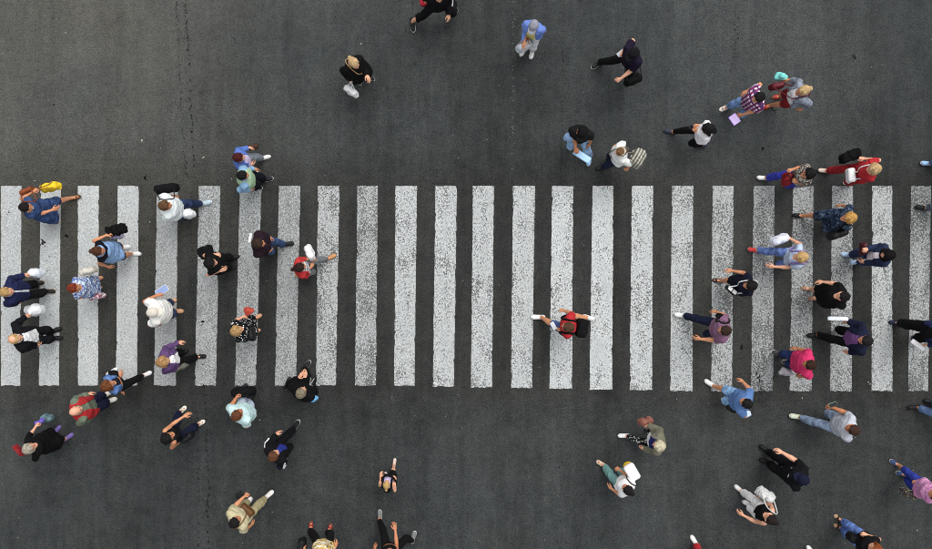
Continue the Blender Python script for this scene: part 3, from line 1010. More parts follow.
    for gi, g in enumerate(tops):
        def top(P, g=g):
            inf = g['inf'] * (.8 + .2 * s)
            hem = g['hem'] * s
            f = torso(P, inf, loose=g['loose'], hemrow=hem - .02, flare=g['flare'])
            if g['hem'] < -.2:
                for i in (0, 1):
                    c = cone(P, legs[i][0], legs[i][1], .088 * s * (.6 + .4 * wf) + inf, .075 * s + inf)
                    if g['gap'] is None:
                        f = smin(f, c, .07)
            if g['sl'] > 0:
                for i in (0, 1):
                    a, b, c = arms[i]
                    ra, rb, rc = .058 * armr + inf * .85, .047 * armr + inf * .85, .034 * armr + inf * .85
                    up = cone(P, a, b, ra, rb + (.012 if g['sl'] < 1 else 0))
                    if g['sl'] <= 1:
                        up = np.maximum(up, plane(P, a + (b - a) * g['sl'], b - a))
                    else:
                        fo = cone(P, b, c, rb, rc)
                        fo = np.maximum(fo, plane(P, b + (c - b) * (g['sl'] - 1.0) + (c - b) * .02, c - b))
                        up = smin(up, fo, .02)
                    f = smin(f, up, .035)
            q = (P - pel) @ TR
            z = q[:, 2]
            f = f + wrinkle(P, .011 if max(q['inf'] for q in tops) > .01 else .004, seed + 1)        # all layers fold together
            if g['gap'] is not None:
                gp = g['gap'] * (1.0 + .5 * np.clip((.30 * s - z) / .4, -0.6, 1.2))
                f = np.maximum(f, -np.maximum(np.abs(q[:, 1]) - gp, -q[:, 0] + .01))
            f = np.maximum(f, hem - z)
            nr = g['nr'] * s
            f = np.maximum(f, -ell(P, nb + A(.022, 0, .035) * s, (nr * 1.12, nr, .085 * s)))
            if g['nv'] > 0:
                f = np.maximum(f, -ell(P, nb + A(.095, 0, -.005) * s, (.07 * s, nr * .62, .055 * s + g['nv'])))
            if g['collar']:
                cq = (P - (nb + A(.012, 0, .012) * s)) @ TR
                ring = np.sqrt((np.sqrt((cq[:, 0] / 1.08) ** 2 + cq[:, 1] ** 2) - nr * .98) ** 2 + ((cq[:, 2] + .25 * cq[:, 0]) * .62) ** 2) - .011 * s
                if g['gap'] is not None or g.get('vcol', True):
                    ring = np.maximum(ring, -np.maximum(np.abs(cq[:, 1]) - .022, -cq[:, 0]))
                f = np.minimum(f, ring)
            return f
        zlo = pel[2] + g['hem'] * s - .06
        l2, h2 = lo.copy(), hi.copy(); l2[2] = max(0, min(zlo, min(a[2][2] for a in arms) - .08 if g['sl'] > 1 else 9))
        V, F = surface(top, l2, h2, .0175)
        obj(g['name'], mesh_data(g['name'], V, F), cloth(g['color'], g['pat'], g['c2'], g['c3']), root)
        sdfs.append(top)
    # shoes
    kind, uc, sc = shoes
    if kind != 'none':
        um, sm = shoe_mesh(kind)
        for i in (0, 1):
            yaw, p, dx = toes[i]
            an = legs[i][2]
            M = Matrix.Rotation(yaw, 4, 'Z') @ Matrix.Rotation(p, 4, 'Y')
            base = Vector(an.tolist()) + M @ Vector((0, 0, -.085 * s))
            o = obj("sandal" if kind == 'sandal' else "shoe", um, smooth_mat(uc, .55, .2, "shoe"), root, True)
            o.matrix_local = Matrix.Translation(base) @ M @ Matrix.Scale(s * (.94 if build == 'f' else 1.0), 4)
            obj("sole", sm, smooth_mat(sc, .6, .1, "rubber"), o, True)
    wpt = lambda p: loc + R @ np.asarray(p)
    body_and = lambda P: np.minimum(body(P), np.min([f(P) for f in sdfs], 0)) if sdfs else body(P)
    return dict(root=root, R=R, loc=loc, th=th, s=s, w=wpt, palm=[wpt(p) for p in palm], sho=sho, arms=arms, pel=pel, nb=nb, tp=tp, sdf=body_and, local=loc_of, build=build)

# ------------------------------------------------------------------ things people carry
def wrap(p, pts, gap=.008):
    """Lay a strap (person-local points) on the outside of the clothed body."""
    P = smooth_path(pts, 10)
    for it in range(14):
        f = p['sdf'](P)
        e = .004
        g = np.stack([p['sdf'](P + A(*(e if k == i else 0 for k in range(3)))) - f for i in range(3)], 1)
        g /= np.linalg.norm(g, axis=1, keepdims=True) + 1e-9
        need = np.clip(gap - f, 0, .03)
        need[0] = need[-1] = 0
        P = P + g * need[:, None]
    for it in range(2):
        P[1:-1] = (P[:-2] + 2 * P[1:-1] + P[2:]) / 4
    return P

def to_local(M, pts):
    Mi = np.array(M.inverted())
    pts = np.asarray(pts)
    return pts @ Mi[:3, :3].T + Mi[:3, 3]

def hang_bag(name, label, pos, yaw, size, color, hand=None, mat='leather', pat=None, c2=None, cat='bag', straps=2, strapc=None, tilt=0.0, soft=.012, seed=1, flap=None, trim=None):
    """Bag whose body centre is at pos (world); handles run up to the hand point."""
    l, w, hh = size
    root = empty(name, (float(pos[0]), float(pos[1]), float(pos[2])), yaw, label, cat)
    def f(P):
        k = 1 - .22 * (P[:, 2] / hh)
        q = np.stack([P[:, 0] / k, P[:, 1] / k, P[:, 2]], 1)
        return rbox(q, (0, 0, 0), (l / 2, w / 2, hh / 2), min(w, hh) * .44) + wrinkle(P, soft, seed, 1.4)
    m = max(.010, l / 26)
    V, F = surface(f, (-l * .75, -w * .9 - .02, -hh * .62 - .02), (l * .75, w * .9 + .02, hh * .62 + .02), m)
    mt = smooth_mat(color, .5, .3) if mat == 'leather' else cloth(color, pat or 'plain', c2 or (235, 235, 235))
    obj("bag_body", mesh_data("bag_body", V, F), mt, root)
    sm = smooth_mat(strapc or color, .5, .3)
    M = Matrix.Translation(Vector([float(v) for v in pos])) @ Matrix.Rotation(yaw, 4, 'Z')
    if hand is not None:
        hp = to_local(M, [hand])[0]
        for sgn in ((-1, 1) if straps == 2 else (0,)):
            pts = [A(-l * .30, sgn * w * .36, hh * .42), A(-l * .20, sgn * w * .3, hh * .5) * .5 + hp * .5, hp + A(0, sgn * .008, .012), A(l * .20, sgn * w * .3, hh * .5) * .5 + hp * .5, A(l * .30, sgn * w * .36, hh * .42)]
            V, F = tube(smooth_path(pts, 6), .0075, 6)
            obj("handle", mesh_data("handle", V, F), sm, root)
    if flap:
        V, F = surface(lambda P: rbox(P, (0, 0, hh * .30), (l * .47 + .012, w * .5 + .022, hh * .23 + soft), min(.05, w * .45)), (-l * .7, -w - .03, -.02), (l * .7, w + .03, hh * .75), m)
        obj("flap", mesh_data("flap", V, F), smooth_mat(flap, .5, .2), root)
    return root

def plastic_bag(label, pos, hand, r, color, seed=1, tall=1.25, name="plastic_bag"):
    pos = np.asarray(pos, float)
    hp = (np.asarray(hand) - pos).astype(np.float32)
    def f(P):
        g = ell(P, (0, 0, 0), (r, r * .62, r * tall))
        g = smin(g, cone(P, (0, 0, r * .7), hp * .9, r * .38, .016), .06)
        return g + wrinkle(P[:, [2, 1, 0]], .016, seed, .8) + wrinkle(P, .005, seed + 9, 2.2)
    lo = np.minimum(-r * 1.3, hp - .05); hi = np.maximum(r * 1.3, hp + .05); lo[2] = -r * tall - .06
    V, F = surface(f, lo, hi, .015)
    o = obj(name, mesh_data(name, V, F), smooth_mat(color, .38, .35, "plastic_film"))
    o.location = pos.tolist()
    o['label'] = label; o['category'] = "bag"
    return o

def strap_bag(name, label, p, pos, yaw, size, color, side, cross=True, mat='leather', strapc=None, flap=None, c2=None, pat=None, seed=1, soft=.006, sr=.011):
    """Bag on a strap: pos world centre; strap runs over a shoulder (0 left, 1 right) and round the clothed body."""
    root = hang_bag(name, label, pos, yaw, size, color, None, mat, pat, c2, seed=seed, flap=flap, soft=soft)
    l, w, hh = size
    M = Matrix.Translation(Vector([float(v) for v in pos])) @ Matrix.Rotation(yaw, 4, 'Z')
    Mn = np.array(M)
    ends = []
    for e in (A(l * .42, 0, hh * .40), A(-l * .42, 0, hh * .40)):
        ends.append(p['local']((Mn @ np.append(e, 1))[:3]))
    ends.sort(key=lambda e: -e[0])
    s = p['s']; sg = 1 if side == 0 else -1
    top = p['tp'](0, sg * .095 * s, .485 * s) + A(0, 0, .03)
    if cross:
        fr = [p['tp'](.16 * s, sg * .07 * s, .38 * s), p['tp'](.17 * s, 0, .22 * s)]
        bk = [p['tp'](-.16 * s, sg * .07 * s, .38 * s), p['tp'](-.17 * s, 0, .22 * s)]
    else:
        top = p['tp'](0, sg * .125 * s, .475 * s) + A(0, 0, .03)
        fr = [p['tp'](.12 * s, sg * .15 * s, .36 * s)]
        bk = [p['tp'](-.12 * s, sg * .15 * s, .36 * s)]
    pts = [ends[0]] + fr[::-1] + [top] + bk + [ends[1]]
    P = wrap(p, pts)
    W = np.array([p['w'](q) for q in P])
    V, F = tube(to_local(M, W), sr, 6, .5)
    obj("strap", mesh_data("strap", V, F), smooth_mat(strapc or color, .5, .2), root)
    return root

def backpack(label, p, color, size=(.30, .17, .44), c2=None, pat=None, z=.27, back=.02, mat='cloth', front=False):
    s = p['s']
    l, w, hh = [v * s for v in size]
    sgn = 1 if front else -1
    c = p['tp'](sgn * (.125 * s + w * .5 + back), 0, z * s)
    wc = p['w'](c)
    root = empty("backpack", wc.tolist(), p['th'], label, "backpack")
    mt = cloth(color, pat or 'plain', c2 or (235, 235, 235))
    V, F = surface(lambda P: rbox(P * A(1 + 0, 1, 1), (0, 0, 0), (w / 2, l / 2, hh / 2), .06) + wrinkle(P, .010, 5, 1.2), (-w, -l * .75, -hh * .65), (w, l * .75, hh * .65), .017)
    obj("bag_body", mesh_data("bag_body", V, F), mt, root)
    V, F = surface(lambda P: rbox(P, (sgn * w * .52, 0, -hh * .18), (w * .20, l * .38, hh * .22), .025) + wrinkle(P, .006, 6, 1.2), (-w, -l * .7, -hh * .6), (w, l * .7, hh * .4), .016)
    obj("front_pocket", mesh_data("front_pocket", V, F), mt, root)
    M = Matrix.Translation(Vector(wc.tolist())) @ Matrix.Rotation(p['th'], 4, 'Z')
    for sg in (-1, 1):
        pts = [p['tp'](sgn * .11 * s, sg * .10 * s, (z + .16) * s), p['tp'](sgn * .09 * s, sg * .115 * s, .46 * s), p['tp'](0, sg * .115 * s, .50 * s), p['tp'](-sgn * .13 * s, sg * .12 * s, .38 * s),
               p['tp'](-sgn * .13 * s, sg * .15 * s, .24 * s), p['tp'](0, sg * .20 * s, .16 * s), p['tp'](sgn * .13 * s, sg * .12 * s, .12 * s)]
        W = np.array([p['w'](q) for q in wrap(p, pts, .010)])
        V, F = tube(to_local(M, W), .020, 6, .45)
        obj("strap", mesh_data("strap", V, F), mt, root)
    return root

def slab(name, label, pos, yaw, size, color, cat, pitch=0.0, roll=0.0, c2=None):
    """Phone, book, folder or sheet held in a hand."""
    root = empty(name, [float(v) for v in pos], yaw, label, cat)
    root.rotation_euler = (roll, pitch, yaw)
    l, w, t = size
    V, F = surface(lambda P: rbox(P, (0, 0, 0), (l / 2, w / 2, t / 2), min(t * .45, .012)), (-l * .6 - .02, -w * .6 - .02, -t - .02), (l * .6 + .02, w * .6 + .02, t + .02), max(.006, t * .45))
    obj("case" if cat == 'phone' else "cover", mesh_data("cover", V, F), smooth_mat(color, .35, .05, "slab"), root)
    if c2:
        V = [(-l * .46, -w * .44, t / 2 + .002), (l * .46, -w * .44, t / 2 + .002), (l * .46, w * .44, t / 2 + .002), (-l * .46, w * .44, t / 2 + .002)]
        obj("screen" if cat == 'phone' else "front_print", mesh_data("face", V, [(0, 1, 2, 3)], False), smooth_mat(c2, .2, 0, "slab"), root)
    return root

def draped(label, pos, yaw, size, color, seed=1, name="folded_jacket", cat="clothing"):
    """Garment folded over a forearm or hand."""
    l, w, hh = size
    def f(P):
        g = rbox(P, (0, 0, 0), (l / 2, w / 2, hh / 2), min(l, w, hh) * .36)
        g = np.maximum(g, -cone(P, (-l, 0, -hh * .75), (l, 0, -hh * .75), w * .13, w * .13))
        return g + wrinkle(P, .022, seed, 1.6)
    V, F = surface(f, (-l * .8, -w * .8, -hh * .8), (l * .8, w * .8, hh * .8), .014)
    o = obj(name, mesh_data(name, V, F), cloth(color))
    o.location = [float(v) for v in pos]; o.rotation_euler = (0, 0, yaw)
    o['label'] = label; o['category'] = cat
    return o
# ------------------------------------------------------------------ the pedestrians, left to right
BLACK, WHITE, NAVY, JEAN = (22, 22, 24), (236, 240, 243), (28, 34, 62), (58, 84, 128)
WS = ('sneaker', (232, 232, 230), (238, 238, 236))
BS = ('sneaker', (24, 24, 26), (40, 40, 42))
SAND = ('sandal', (120, 84, 58), (90, 66, 48))
D = math.radians

# --- left of the joint
p = person("woman in dark blue denim dress with yellow bag on the outermost left stripes", (22.5, 207), 5, 1.66, 'f', 1.0, [(74, 198)], (34, 189, 1.0), (56, 209, .95),
           [G('dress', (44, 72, 122), pat='denim', sl=.45, hem=-.48, nr=.10, flare=.06), G('tee', (214, 222, 232), sl=0, hem=.225, nr=.10, inf=.019, loose=0, name='trim'), G('tee', (44, 72, 122), pat='denim', sl=.3, hem=.25, nr=.10, inf=.023, loose=0, name='yoke')], ('shorts', (40, 60, 110)), ('short', (24, 18, 16)), None, SAND, 'tan', grips='L')
hang_bag("handbag", "bright yellow handbag with brown handles on the denim-dressed woman's arm", at(50, 187, .76), D(12), (.36, .15, .26), (236, 200, 40), p['palm'][0], strapc=(120, 70, 40))
strap_bag("shoulder_bag", "brown leather shoulder bag behind the denim-dressed woman with yellow bag", p, at(27, 191, 1.05), D(25), (.26, .10, .20), (128, 66, 36), 0, False)

p = person("woman in light blue top with black shoulder yokes carrying a black jacket", (96.5, 251), 5, 1.66, 'f', 1.0, [(134, 253)], (108, 233, 1.0), (109, 268, .85),
           [G('tee', (132, 172, 222), sl=.12, hem=-.30, flare=.02), G('tee', (20, 22, 30), sl=.30, hem=.39, nr=.130, inf=.022, loose=0, name='yoke')], ('shorts', (30, 38, 66)), ('bun', (78, 46, 28)), None, WS, 'tan', grips='L')
draped("black jacket folded over arm of woman in light blue top", at(116.5, 230, .98), D(15), (.40, .19, .16), (16, 16, 18), 3)
hang_bag("handbag", "small lilac patterned bag under the black folded jacket", at(117, 236, .68), D(10), (.24, .10, .18), (150, 128, 178), p['palm'][0], 'cloth', 'print', (230, 225, 235))

p = person("auburn-haired woman in blue and white floral dress with a bag on each arm", (72, 288), 6, 1.62, 'f', 1.05, [(97, 279), (96, 287)], (87, 281, .95), (88, 297, .85),
           [G('dress', (206, 220, 240), pat='floral', c2=(70, 104, 178), c3=(240, 242, 246), sl=.5, hem=-.46, flare=.045, nr=.10)], ('shorts', (200, 200, 210)), ('short', (118, 48, 26)), None, ('flat', (190, 140, 110), (120, 90, 70)), 'tan', grips='LR')
hang_bag("handbag", "cream handbag on left arm of floral-dress woman", at(88, 271, .85), D(15), (.34, .12, .22), (206, 202, 188), p['palm'][0])
hang_bag("shopping_bag", "maroon and white shopping bag in right hand of floral-dress woman", at(96, 296.5, .55), D(12), (.30, .10, .24), (138, 32, 62), p['palm'][1], 'cloth', 'print', (232, 216, 220))

p = person("fair-haired man in navy track jacket with white stripes at left frame edge", (4.5, 292), 6, 1.74, 'm', 1.0, [(48, 291), (37, 284)], (26, 274, .85), (17, 304, .85),
           [G('tee', (230, 232, 236), hem=-.05), G('jacket', (34, 40, 82), gap=.012, hem=-.12, inf=.028)], ('trousers', BLACK), ('crop', (176, 142, 92)), None, ('sneaker', (40, 38, 36), (214, 200, 170)), 'fair', grips='L')
plastic_bag("white plastic bag in left hand of man in navy track jacket", at(36, 273, .62), p['palm'][0], .15, (226, 234, 242), 2)

p = person("balding man in open black suit jacket over white shirt at left frame edge", (13.5, 339), 12, 1.76, 'm', 1.0, [(54, 331)], (26, 315, .85), (37, 346, .85),
           [G('shirt', (232, 238, 244)), G('jacket', (24, 24, 30), gap=.085)], ('trousers', (22, 22, 26)), ('fringe', (196, 160, 110)), None, BS, 'fair', grips='L')
plastic_bag("large white plastic bag in left hand of man in black suit", at(35, 310, .60), p['palm'][0], .18, (236, 240, 243), 5)

p = person("brown-haired woman in cropped blue denim jacket and black leggings near stripe ends", (106, 386), 30, 1.66, 'f', .95, [(145, 374.5), (114, 371)], (120, 391, .95), (121, 374, .95),
           [G('tank', (30, 32, 40), hem=.14, nr=.11), G('jacket', (78, 118, 178), pat='denim', hem=.10, gap=.075, sl=1.7)], ('leggings', BLACK), ('long', (112, 66, 36)), None, WS, 'tan')

p = person("bald man in red vest over sage green long-sleeved shirt", (74, 411.5), 25, 1.72, 'm', 1.2, [(109, 400.5)], (90, 393, .92), (89, 420, .92),
           [G('sweater', (112, 126, 104)), G('vest', (188, 28, 32), gap=.065, inf=.036, hem=-.14)], ('trousers', NAVY, {'wide': 1.3}), ('none',), None, ('sneaker', (226, 222, 212), (230, 228, 220)), 'fair')

p = person("grey-haired woman in loose black dress with red jacket slung behind and several bags", (27.5, 449), 42, 1.60, 'f', 1.05, [(56, 431)], (37, 424, .85), (36, 453, .95),
           [G('dress', (16, 16, 18), sl=1.3, hem=-.62, flare=.025, inf=.022)], ('shorts', BLACK), ('bob', (168, 160, 146)), None, ('sneaker', (118, 100, 170), (130, 112, 176)), 'fair', grips='LR')
draped("red jacket slung over back of grey-haired woman in black dress", at(18.5, 450, 1.30), D(-52), (.24, .08, .16), (150, 28, 38), 41)
hang_bag("handbag", "purple purse in left hand of woman with red jacket on her back", at(39.5, 422, .72), D(30), (.16, .08, .13), (112, 92, 196), p['palm'][0])
plastic_bag("grey-green translucent bag beside purple purse", at(47, 418, .45), at(41, 422, .80), .13, (96, 122, 128), 8)
plastic_bag("light blue bag in right hand of woman with red jacket on her back", at(42.5, 444, .50), p['palm'][1], .14, (92, 138, 186), 9)

# --- around the left third
p = person("dark red haired woman in blue jacket over lilac top, upper of a pair", (237.5, 157.5), 8, 1.62, 'f', 1.05, [(264, 158)], (251, 147, .95), (252, 165, .9),
           [G('tee', (208, 190, 228), nr=.08), G('jacket', (84, 120, 206), gap=.075, inf=.026, hem=-.06, sl=1.8)], ('trousers', (132, 140, 150)), ('short', (70, 22, 20)), None, WS, 'fair', grips='L')
hang_bag("handbag", "small dark brown purse in hand of woman in blue jacket", at(253, 147, .78), D(20), (.20, .09, .14), (70, 46, 32), p['palm'][0])
p = person("black-haired man in pale green vest over light blue shirt, lower of a pair", (241.5, 175.5), 5, 1.66, 'm', 1.05, [(266, 181), (255, 186)], (255, 168.5, .95), (250, 191, .85),
           [G('shirt', (138, 188, 230), inf=.014), G('vest', (168, 204, 160), gap=None, inf=.022)], ('trousers', (22, 24, 34)), ('short', (18, 16, 16)), None, ('sneaker', (24, 24, 30), (232, 232, 232)), 'tan')

p = person("brown-haired man in white shirt and dark jeans carrying bags at top of fifth stripe", (163, 205.5), 6, 1.74, 'm', 1.2, [(204, 203.8)], (175, 196, .95), (177, 214.5, .9),
           [G('tee', (226, 236, 244), sl=.95, hem=-.14, loose=.03)], ('jeans', (36, 54, 92), {'pat': 'denim'}), ('short', (96, 68, 44)), None, ('sneaker', (186, 206, 216), (220, 226, 230)), 'tan', grips='LR')
strap_bag("shoulder_bag", "black shoulder bag at left side of man in white shirt", p, at(166, 188.5, 1.02), D(8), (.44, .16, .30), (20, 20, 24), 0, False, 'cloth')
plastic_bag("white plastic bag in right hand of man in white shirt and jeans", at(188, 214, .60), p['palm'][1], .15, (238, 242, 244), 12)

p = person("black-haired woman in black short-sleeved blouse and trousers on the sixth stripe", (209, 263), 10, 1.66, 'f', 1.05, [(233, 258)], (217, 254, 1.06), (222, 271, 1.04),
           [G('blouse', (18, 18, 20), sl=.5, hem=-.22, nr=.085)], ('trousers', (16, 16, 18), {'wide': 1.4}), ('bob', (20, 17, 17)), None, BS, 'fair', grips='L')
draped("bundled black jacket held on left arm of woman in black blouse", at(206, 252, 1.08), D(20), (.26, .22, .20), (17, 17, 19), 21)

p = person("man in dark plum jacket and blue jeans between the seventh and eighth stripes", (257, 243.5), 0, 1.74, 'm', 1.05, [(286, 244.5)], (269, 237, .95), (268, 252, .9),
           [G('tee', (60, 40, 50)), G('jacket', (42, 27, 38), gap=.012, hem=-.10)], ('jeans', (52, 78, 122), {'pat': 'denim'}), ('short', (52, 36, 26)), None, BS, 'tan')
slab("paper_roll", "white rolled paper behind left shoulder of man in plum jacket", at(250.5, 238, 1.22), D(80), (.20, .07, .06), (236, 236, 236), "paper")

p = person("dark-haired woman in red cardigan over grey striped top with white bag", (298, 267.5), 18, 1.64, 'f', 1.0, [(330, 258)], (313, 258, .98), (312, 266, .95),
           [G('tee', (210, 210, 212), pat='stripes', c2=(110, 114, 122), nr=.085), G('jacket', (200, 34, 36), gap=.095, inf=.024, sl=1.5, collar=False)], ('leggings', (118, 122, 126)), ('ponytail', (44, 28, 22)), None, ('flat', (198, 146, 98), (150, 110, 80)), 'tan', grips='LR')
hang_bag("handbag", "white handbag in left hand of woman in red cardigan", at(309.5, 252.5, .78), D(110), (.30, .13, .26), (236, 236, 236), p['palm'][0])

p = person("man in loose white shirt and pale cap with denim shorts on fifth stripe", (152, 312.5), 8, 1.70, 'm', 1.1, [(170, 302), (176, 311)], (158, 293, 1.05), (157, 326, .95),
           [G('tee', (238, 236, 228), sl=.75, hem=-.16, loose=.035, inf=.024)], ('shorts', (44, 60, 92), {'pat': 'denim', 'len': 1.0}), ('crop', (120, 110, 100)), ('cap', (222, 214, 198)), ('flat', (196, 150, 116), (150, 120, 96)), 'olive', grips='L')
slab("newspaper", "folded white and blue newspaper in left hand of man in pale cap", at(162, 290.5, 1.08), D(35), (.24, .13, .02), (232, 236, 242), "newspaper", 0.2, 0, (120, 140, 186))

p = person("blonde woman in purple jacket over white top with black trousers at lower stripe end", (162, 362), 12, 1.68, 'f', 1.05, [(199, 356.5)], (180, 341.5, .85), (176, 369, .9),
           [G('tee', (236, 238, 240)), G('jacket', (100, 70, 122), gap=.075, inf=.028, hem=-.10)], ('trousers', (18, 18, 20)), ('long', (172, 134, 88)), None, ('flat', (20, 20, 22), (20, 20, 22)), 'fair', grips='R')
hang_bag("handbag", "slim grey handbag in right hand of woman in purple jacket", at(180, 367.5, .72), D(25), (.28, .09, .18), (112, 110, 100), p['palm'][1])

p = person("blonde woman in black dress with small white dots holding a red bag", (235.5, 331), 22, 1.64, 'f', 1.25, [(256, 318)], (244, 316, .98), (246, 335, .95),
           [G('dress', (20, 20, 24), pat='dots', sl=.5, hem=-.42, flare=.08, nr=.085)], ('shorts', BLACK), ('bob', (176, 142, 94)), None, ('flat', (200, 150, 120), (150, 110, 90)), 'fair', grips='LR')
plastic_bag("crumpled orange-red bag in left hand of woman in dotted dress", at(249, 310.5, .78), p['palm'][0], .11, (186, 76, 60), 15, .8)
strap_bag("shoulder_bag", "black handbag held in front by woman in dotted dress", p, at(251, 333, .88), D(100), (.30, .14, .26), (18, 18, 20), 0, True)

p = person("black-haired woman in black sleeveless top and navy trousers walking up below stripes", (165.5, 438.5), 38, 1.66, 'f', .95, [(198.5, 424), (181, 411.5)], (187, 414, .9), (178, 444, .98),
           [G('tank', (22, 22, 26), nr=.10, nv=.05)], ('trousers', (26, 34, 62)), ('bob', (20, 17, 17)), None, ('sandal', (228, 220, 208), (236, 232, 224)), 'tan', grips='R')
strap_bag("shoulder_bag", "small black shoulder bag of woman in black sleeveless top", p, at(187.5, 437.5, .90), D(40), (.26, .12, .20), (20, 20, 24), 1, True)

p = person("brown-haired man in pale mint t-shirt just below the seventh stripe", (236, 416), 55, 1.76, 'm', 1.2, [(249, 399), (243, 391)], (237, 396, .95), (251, 421, .95),
           [G('tee', (196, 232, 232), sl=.75, hem=-.12, loose=.025, inf=.018)], ('trousers', (198, 212, 236)), ('short', (98, 58, 36)), None, ('sneaker', (24, 24, 28), (28, 28, 30)), 'olive', grips='L')
hang_bag("handbag", "wide black bag carried in front of man in mint t-shirt", at(243, 392, .62), D(5), (.46, .18, .26), (18, 18, 22), p['palm'][0], 'cloth')

p = person("grey-haired man in black coat with blue cloth at his side, at stripe ends", (299.5, 394.5), 62, 1.70, 'm', 1.2, [(305, 366), (288, 383)], (300, 375, 1.0), (304, 374, 1.0),
           [G('jacket', (14, 14, 16), gap=None, hem=-.22, inf=.026, loose=.02)], ('trousers', (18, 18, 20)), ('short', (128, 118, 98)), None, ('sneaker', (30, 30, 32), (200, 200, 200)), 'fair')
plastic_bag("light blue cloth bag at right elbow of man in black coat", at(312.5, 398, 1.12), at(309, 395, 1.28), .10, (120, 184, 232), 17, 1.0, "cloth_bag")
hang_bag("handbag", "black bag with metal chain trim beside man in black coat", at(312.5, 381.5, .78), D(80), (.26, .10, .20), (28, 28, 30), at(310, 385, 1.0), strapc=(176, 176, 176))

p = person("brown-haired man in black tracksuit with white sleeve stripes and blue shirt", (272.5, 457), 52, 1.72, 'm', 1.0, [(295.5, 427)], (277, 433, .85), (286, 459, .95),
           [G('tee', (40, 56, 160)), G('jacket', (20, 20, 24), gap=.055, hem=-.10)], ('trousers', (20, 20, 24)), ('short', (92, 58, 38)), None, ('sneaker', (22, 22, 24), (232, 232, 232)), 'fair')
def sleeve_stripe(p, sides=(0, 1), r=.014):
    """White stripe sewn along the outside of a sleeve."""
    for i in sides:
        a, b, c = p['arms'][i]
        o_ = A(0, .07 if i == 0 else -.07, .03)
        P = wrap(p, [a + o_, (a + b) / 2 + o_, b + o_, (b + c) / 2 + o_], .004)
        V, F = tube(P, r, 6, .5)
        obj("sleeve_stripe", mesh_data("sleeve_stripe", V, F), cloth((238, 238, 240)), p['root'])
sleeve_stripe(p)

p = person("black-haired man in cream shirt and khaki trousers with brown waist bag", (234, 523), 48, 1.74, 'm', 1.05, [(267, 496)], (246, 494, .95), (252, 525, .95),
           [G('tee', (206, 194, 150), sl=.9, loose=.02)], ('trousers', (180, 168, 120)), ('short', (20, 18, 18)), None, ('sneaker', (232, 228, 222), (236, 236, 236)), 'tan', grips='L')
strap_bag("shoulder_bag", "brown leather bag worn in front of man in cream shirt", p, at(247, 510, 1.0), D(140), (.28, .12, .22), (112, 78, 44), 1, True, flap=(96, 64, 36))
slab("wallet", "small black wallet in left hand of man in cream shirt", at(239.5, 494.5, .98), D(30), (.17, .11, .03), (20, 20, 22), "wallet")

p = person("woman in white and yellow patterned blouse cut by the bottom edge", (318, 558), 80, 1.66, 'f', 1.1, [(311, 528), (329, 530)], (303, 548, .9), (337, 544, .95),
           [G('blouse', (236, 234, 226), pat='print', c2=(226, 186, 50), c3=(70, 74, 100), sl=.8, hem=-.2, loose=.03)], ('trousers', (22, 22, 24)), ('bob', (60, 44, 34)), None, ('sandal', (150, 50, 46), (110, 60, 50)), 'tan', grips='L')
hang_bag("handbag", "black handbag at left side of woman in yellow patterned blouse", at(302, 546, .75), D(85), (.30, .14, .24), (20, 20, 22), p['palm'][0])

p = person("small blonde girl in lilac top with black straps, walking alone", (386.5, 485), 88, 1.22, 'f', 1.0, [(394, 463)], (380, 474, .75), (396, 480, .70),
           [G('tank', (196, 180, 222), nr=.085, hem=-.08)], ('skirt', BLACK, {'len': .34, 'flare': .04}), ('ponytail', (196, 162, 104)), None, ('sneaker', (226, 196, 180), (230, 230, 230)), 'fair')
backpack("tiny black string backpack on blonde girl in lilac top", p, (20, 20, 22), (.20, .09, .24), z=.27)

p = person("woman in black sports top and leggings striding, cut by bottom edge", (388, 558), 82, 1.70, 'f', 1.0, [(380, 517), (413, 538)], (374, 548, .9), (395, 526, .95),
           [G('tank', (20, 20, 22), hem=.20, nr=.11)], ('leggings', (20, 20, 22)), ('ponytail', (44, 30, 22)), None, ('sneaker', (120, 122, 120), (220, 220, 220)), 'olive')

# --- top
p = person("blonde woman wrapped in black coat with gold chain, alone at upper left", (353, 62), -48, 1.68, 'f', 1.1, [(369, 76), (357, 79)], 'chest', (349, 80, .9),
           [G('coat', (18, 18, 20), hem=-.35, inf=.036)], ('trousers', BLACK), ('bun', (198, 166, 124)), None, ('flat', (24, 24, 26), (200, 200, 200)), 'fair', grips='R')
hang_bag("shopping_bag", "white paper shopping bag in hand of blonde woman in black coat", at(351, 91, .55), D(-35), (.30, .12, .26), (236, 238, 238), p['palm'][1], 'cloth')
strap_bag("shoulder_bag", "black shoulder bag on gold chain worn by blonde woman in coat", p, at(362, 70, .98), D(-50), (.24, .10, .18), (18, 18, 20), 1, True, strapc=(196, 160, 110), sr=.007)

p = person("man in black tracksuit with white side stripes cut by the top edge", (438, -8), -78, 1.76, 'm', 1.05, [(413, 24), (454, 6)], (449, 17, .85), (424, 0, .95),
           [G('jacket', (20, 20, 23), gap=None)], ('trousers', (20, 20, 23)), ('short', (30, 24, 20)), None, ('sneaker', (24, 24, 26), (240, 240, 240)), 'fair', grips='R')
sleeve_stripe(p)
hang_bag("shopping_bag", "grey and red bag in right hand of tracksuit man at top edge", at(427, 2.5, .62), D(10), (.26, .12, .22), (92, 104, 118), p['palm'][1], 'cloth', flap=(206, 40, 62))

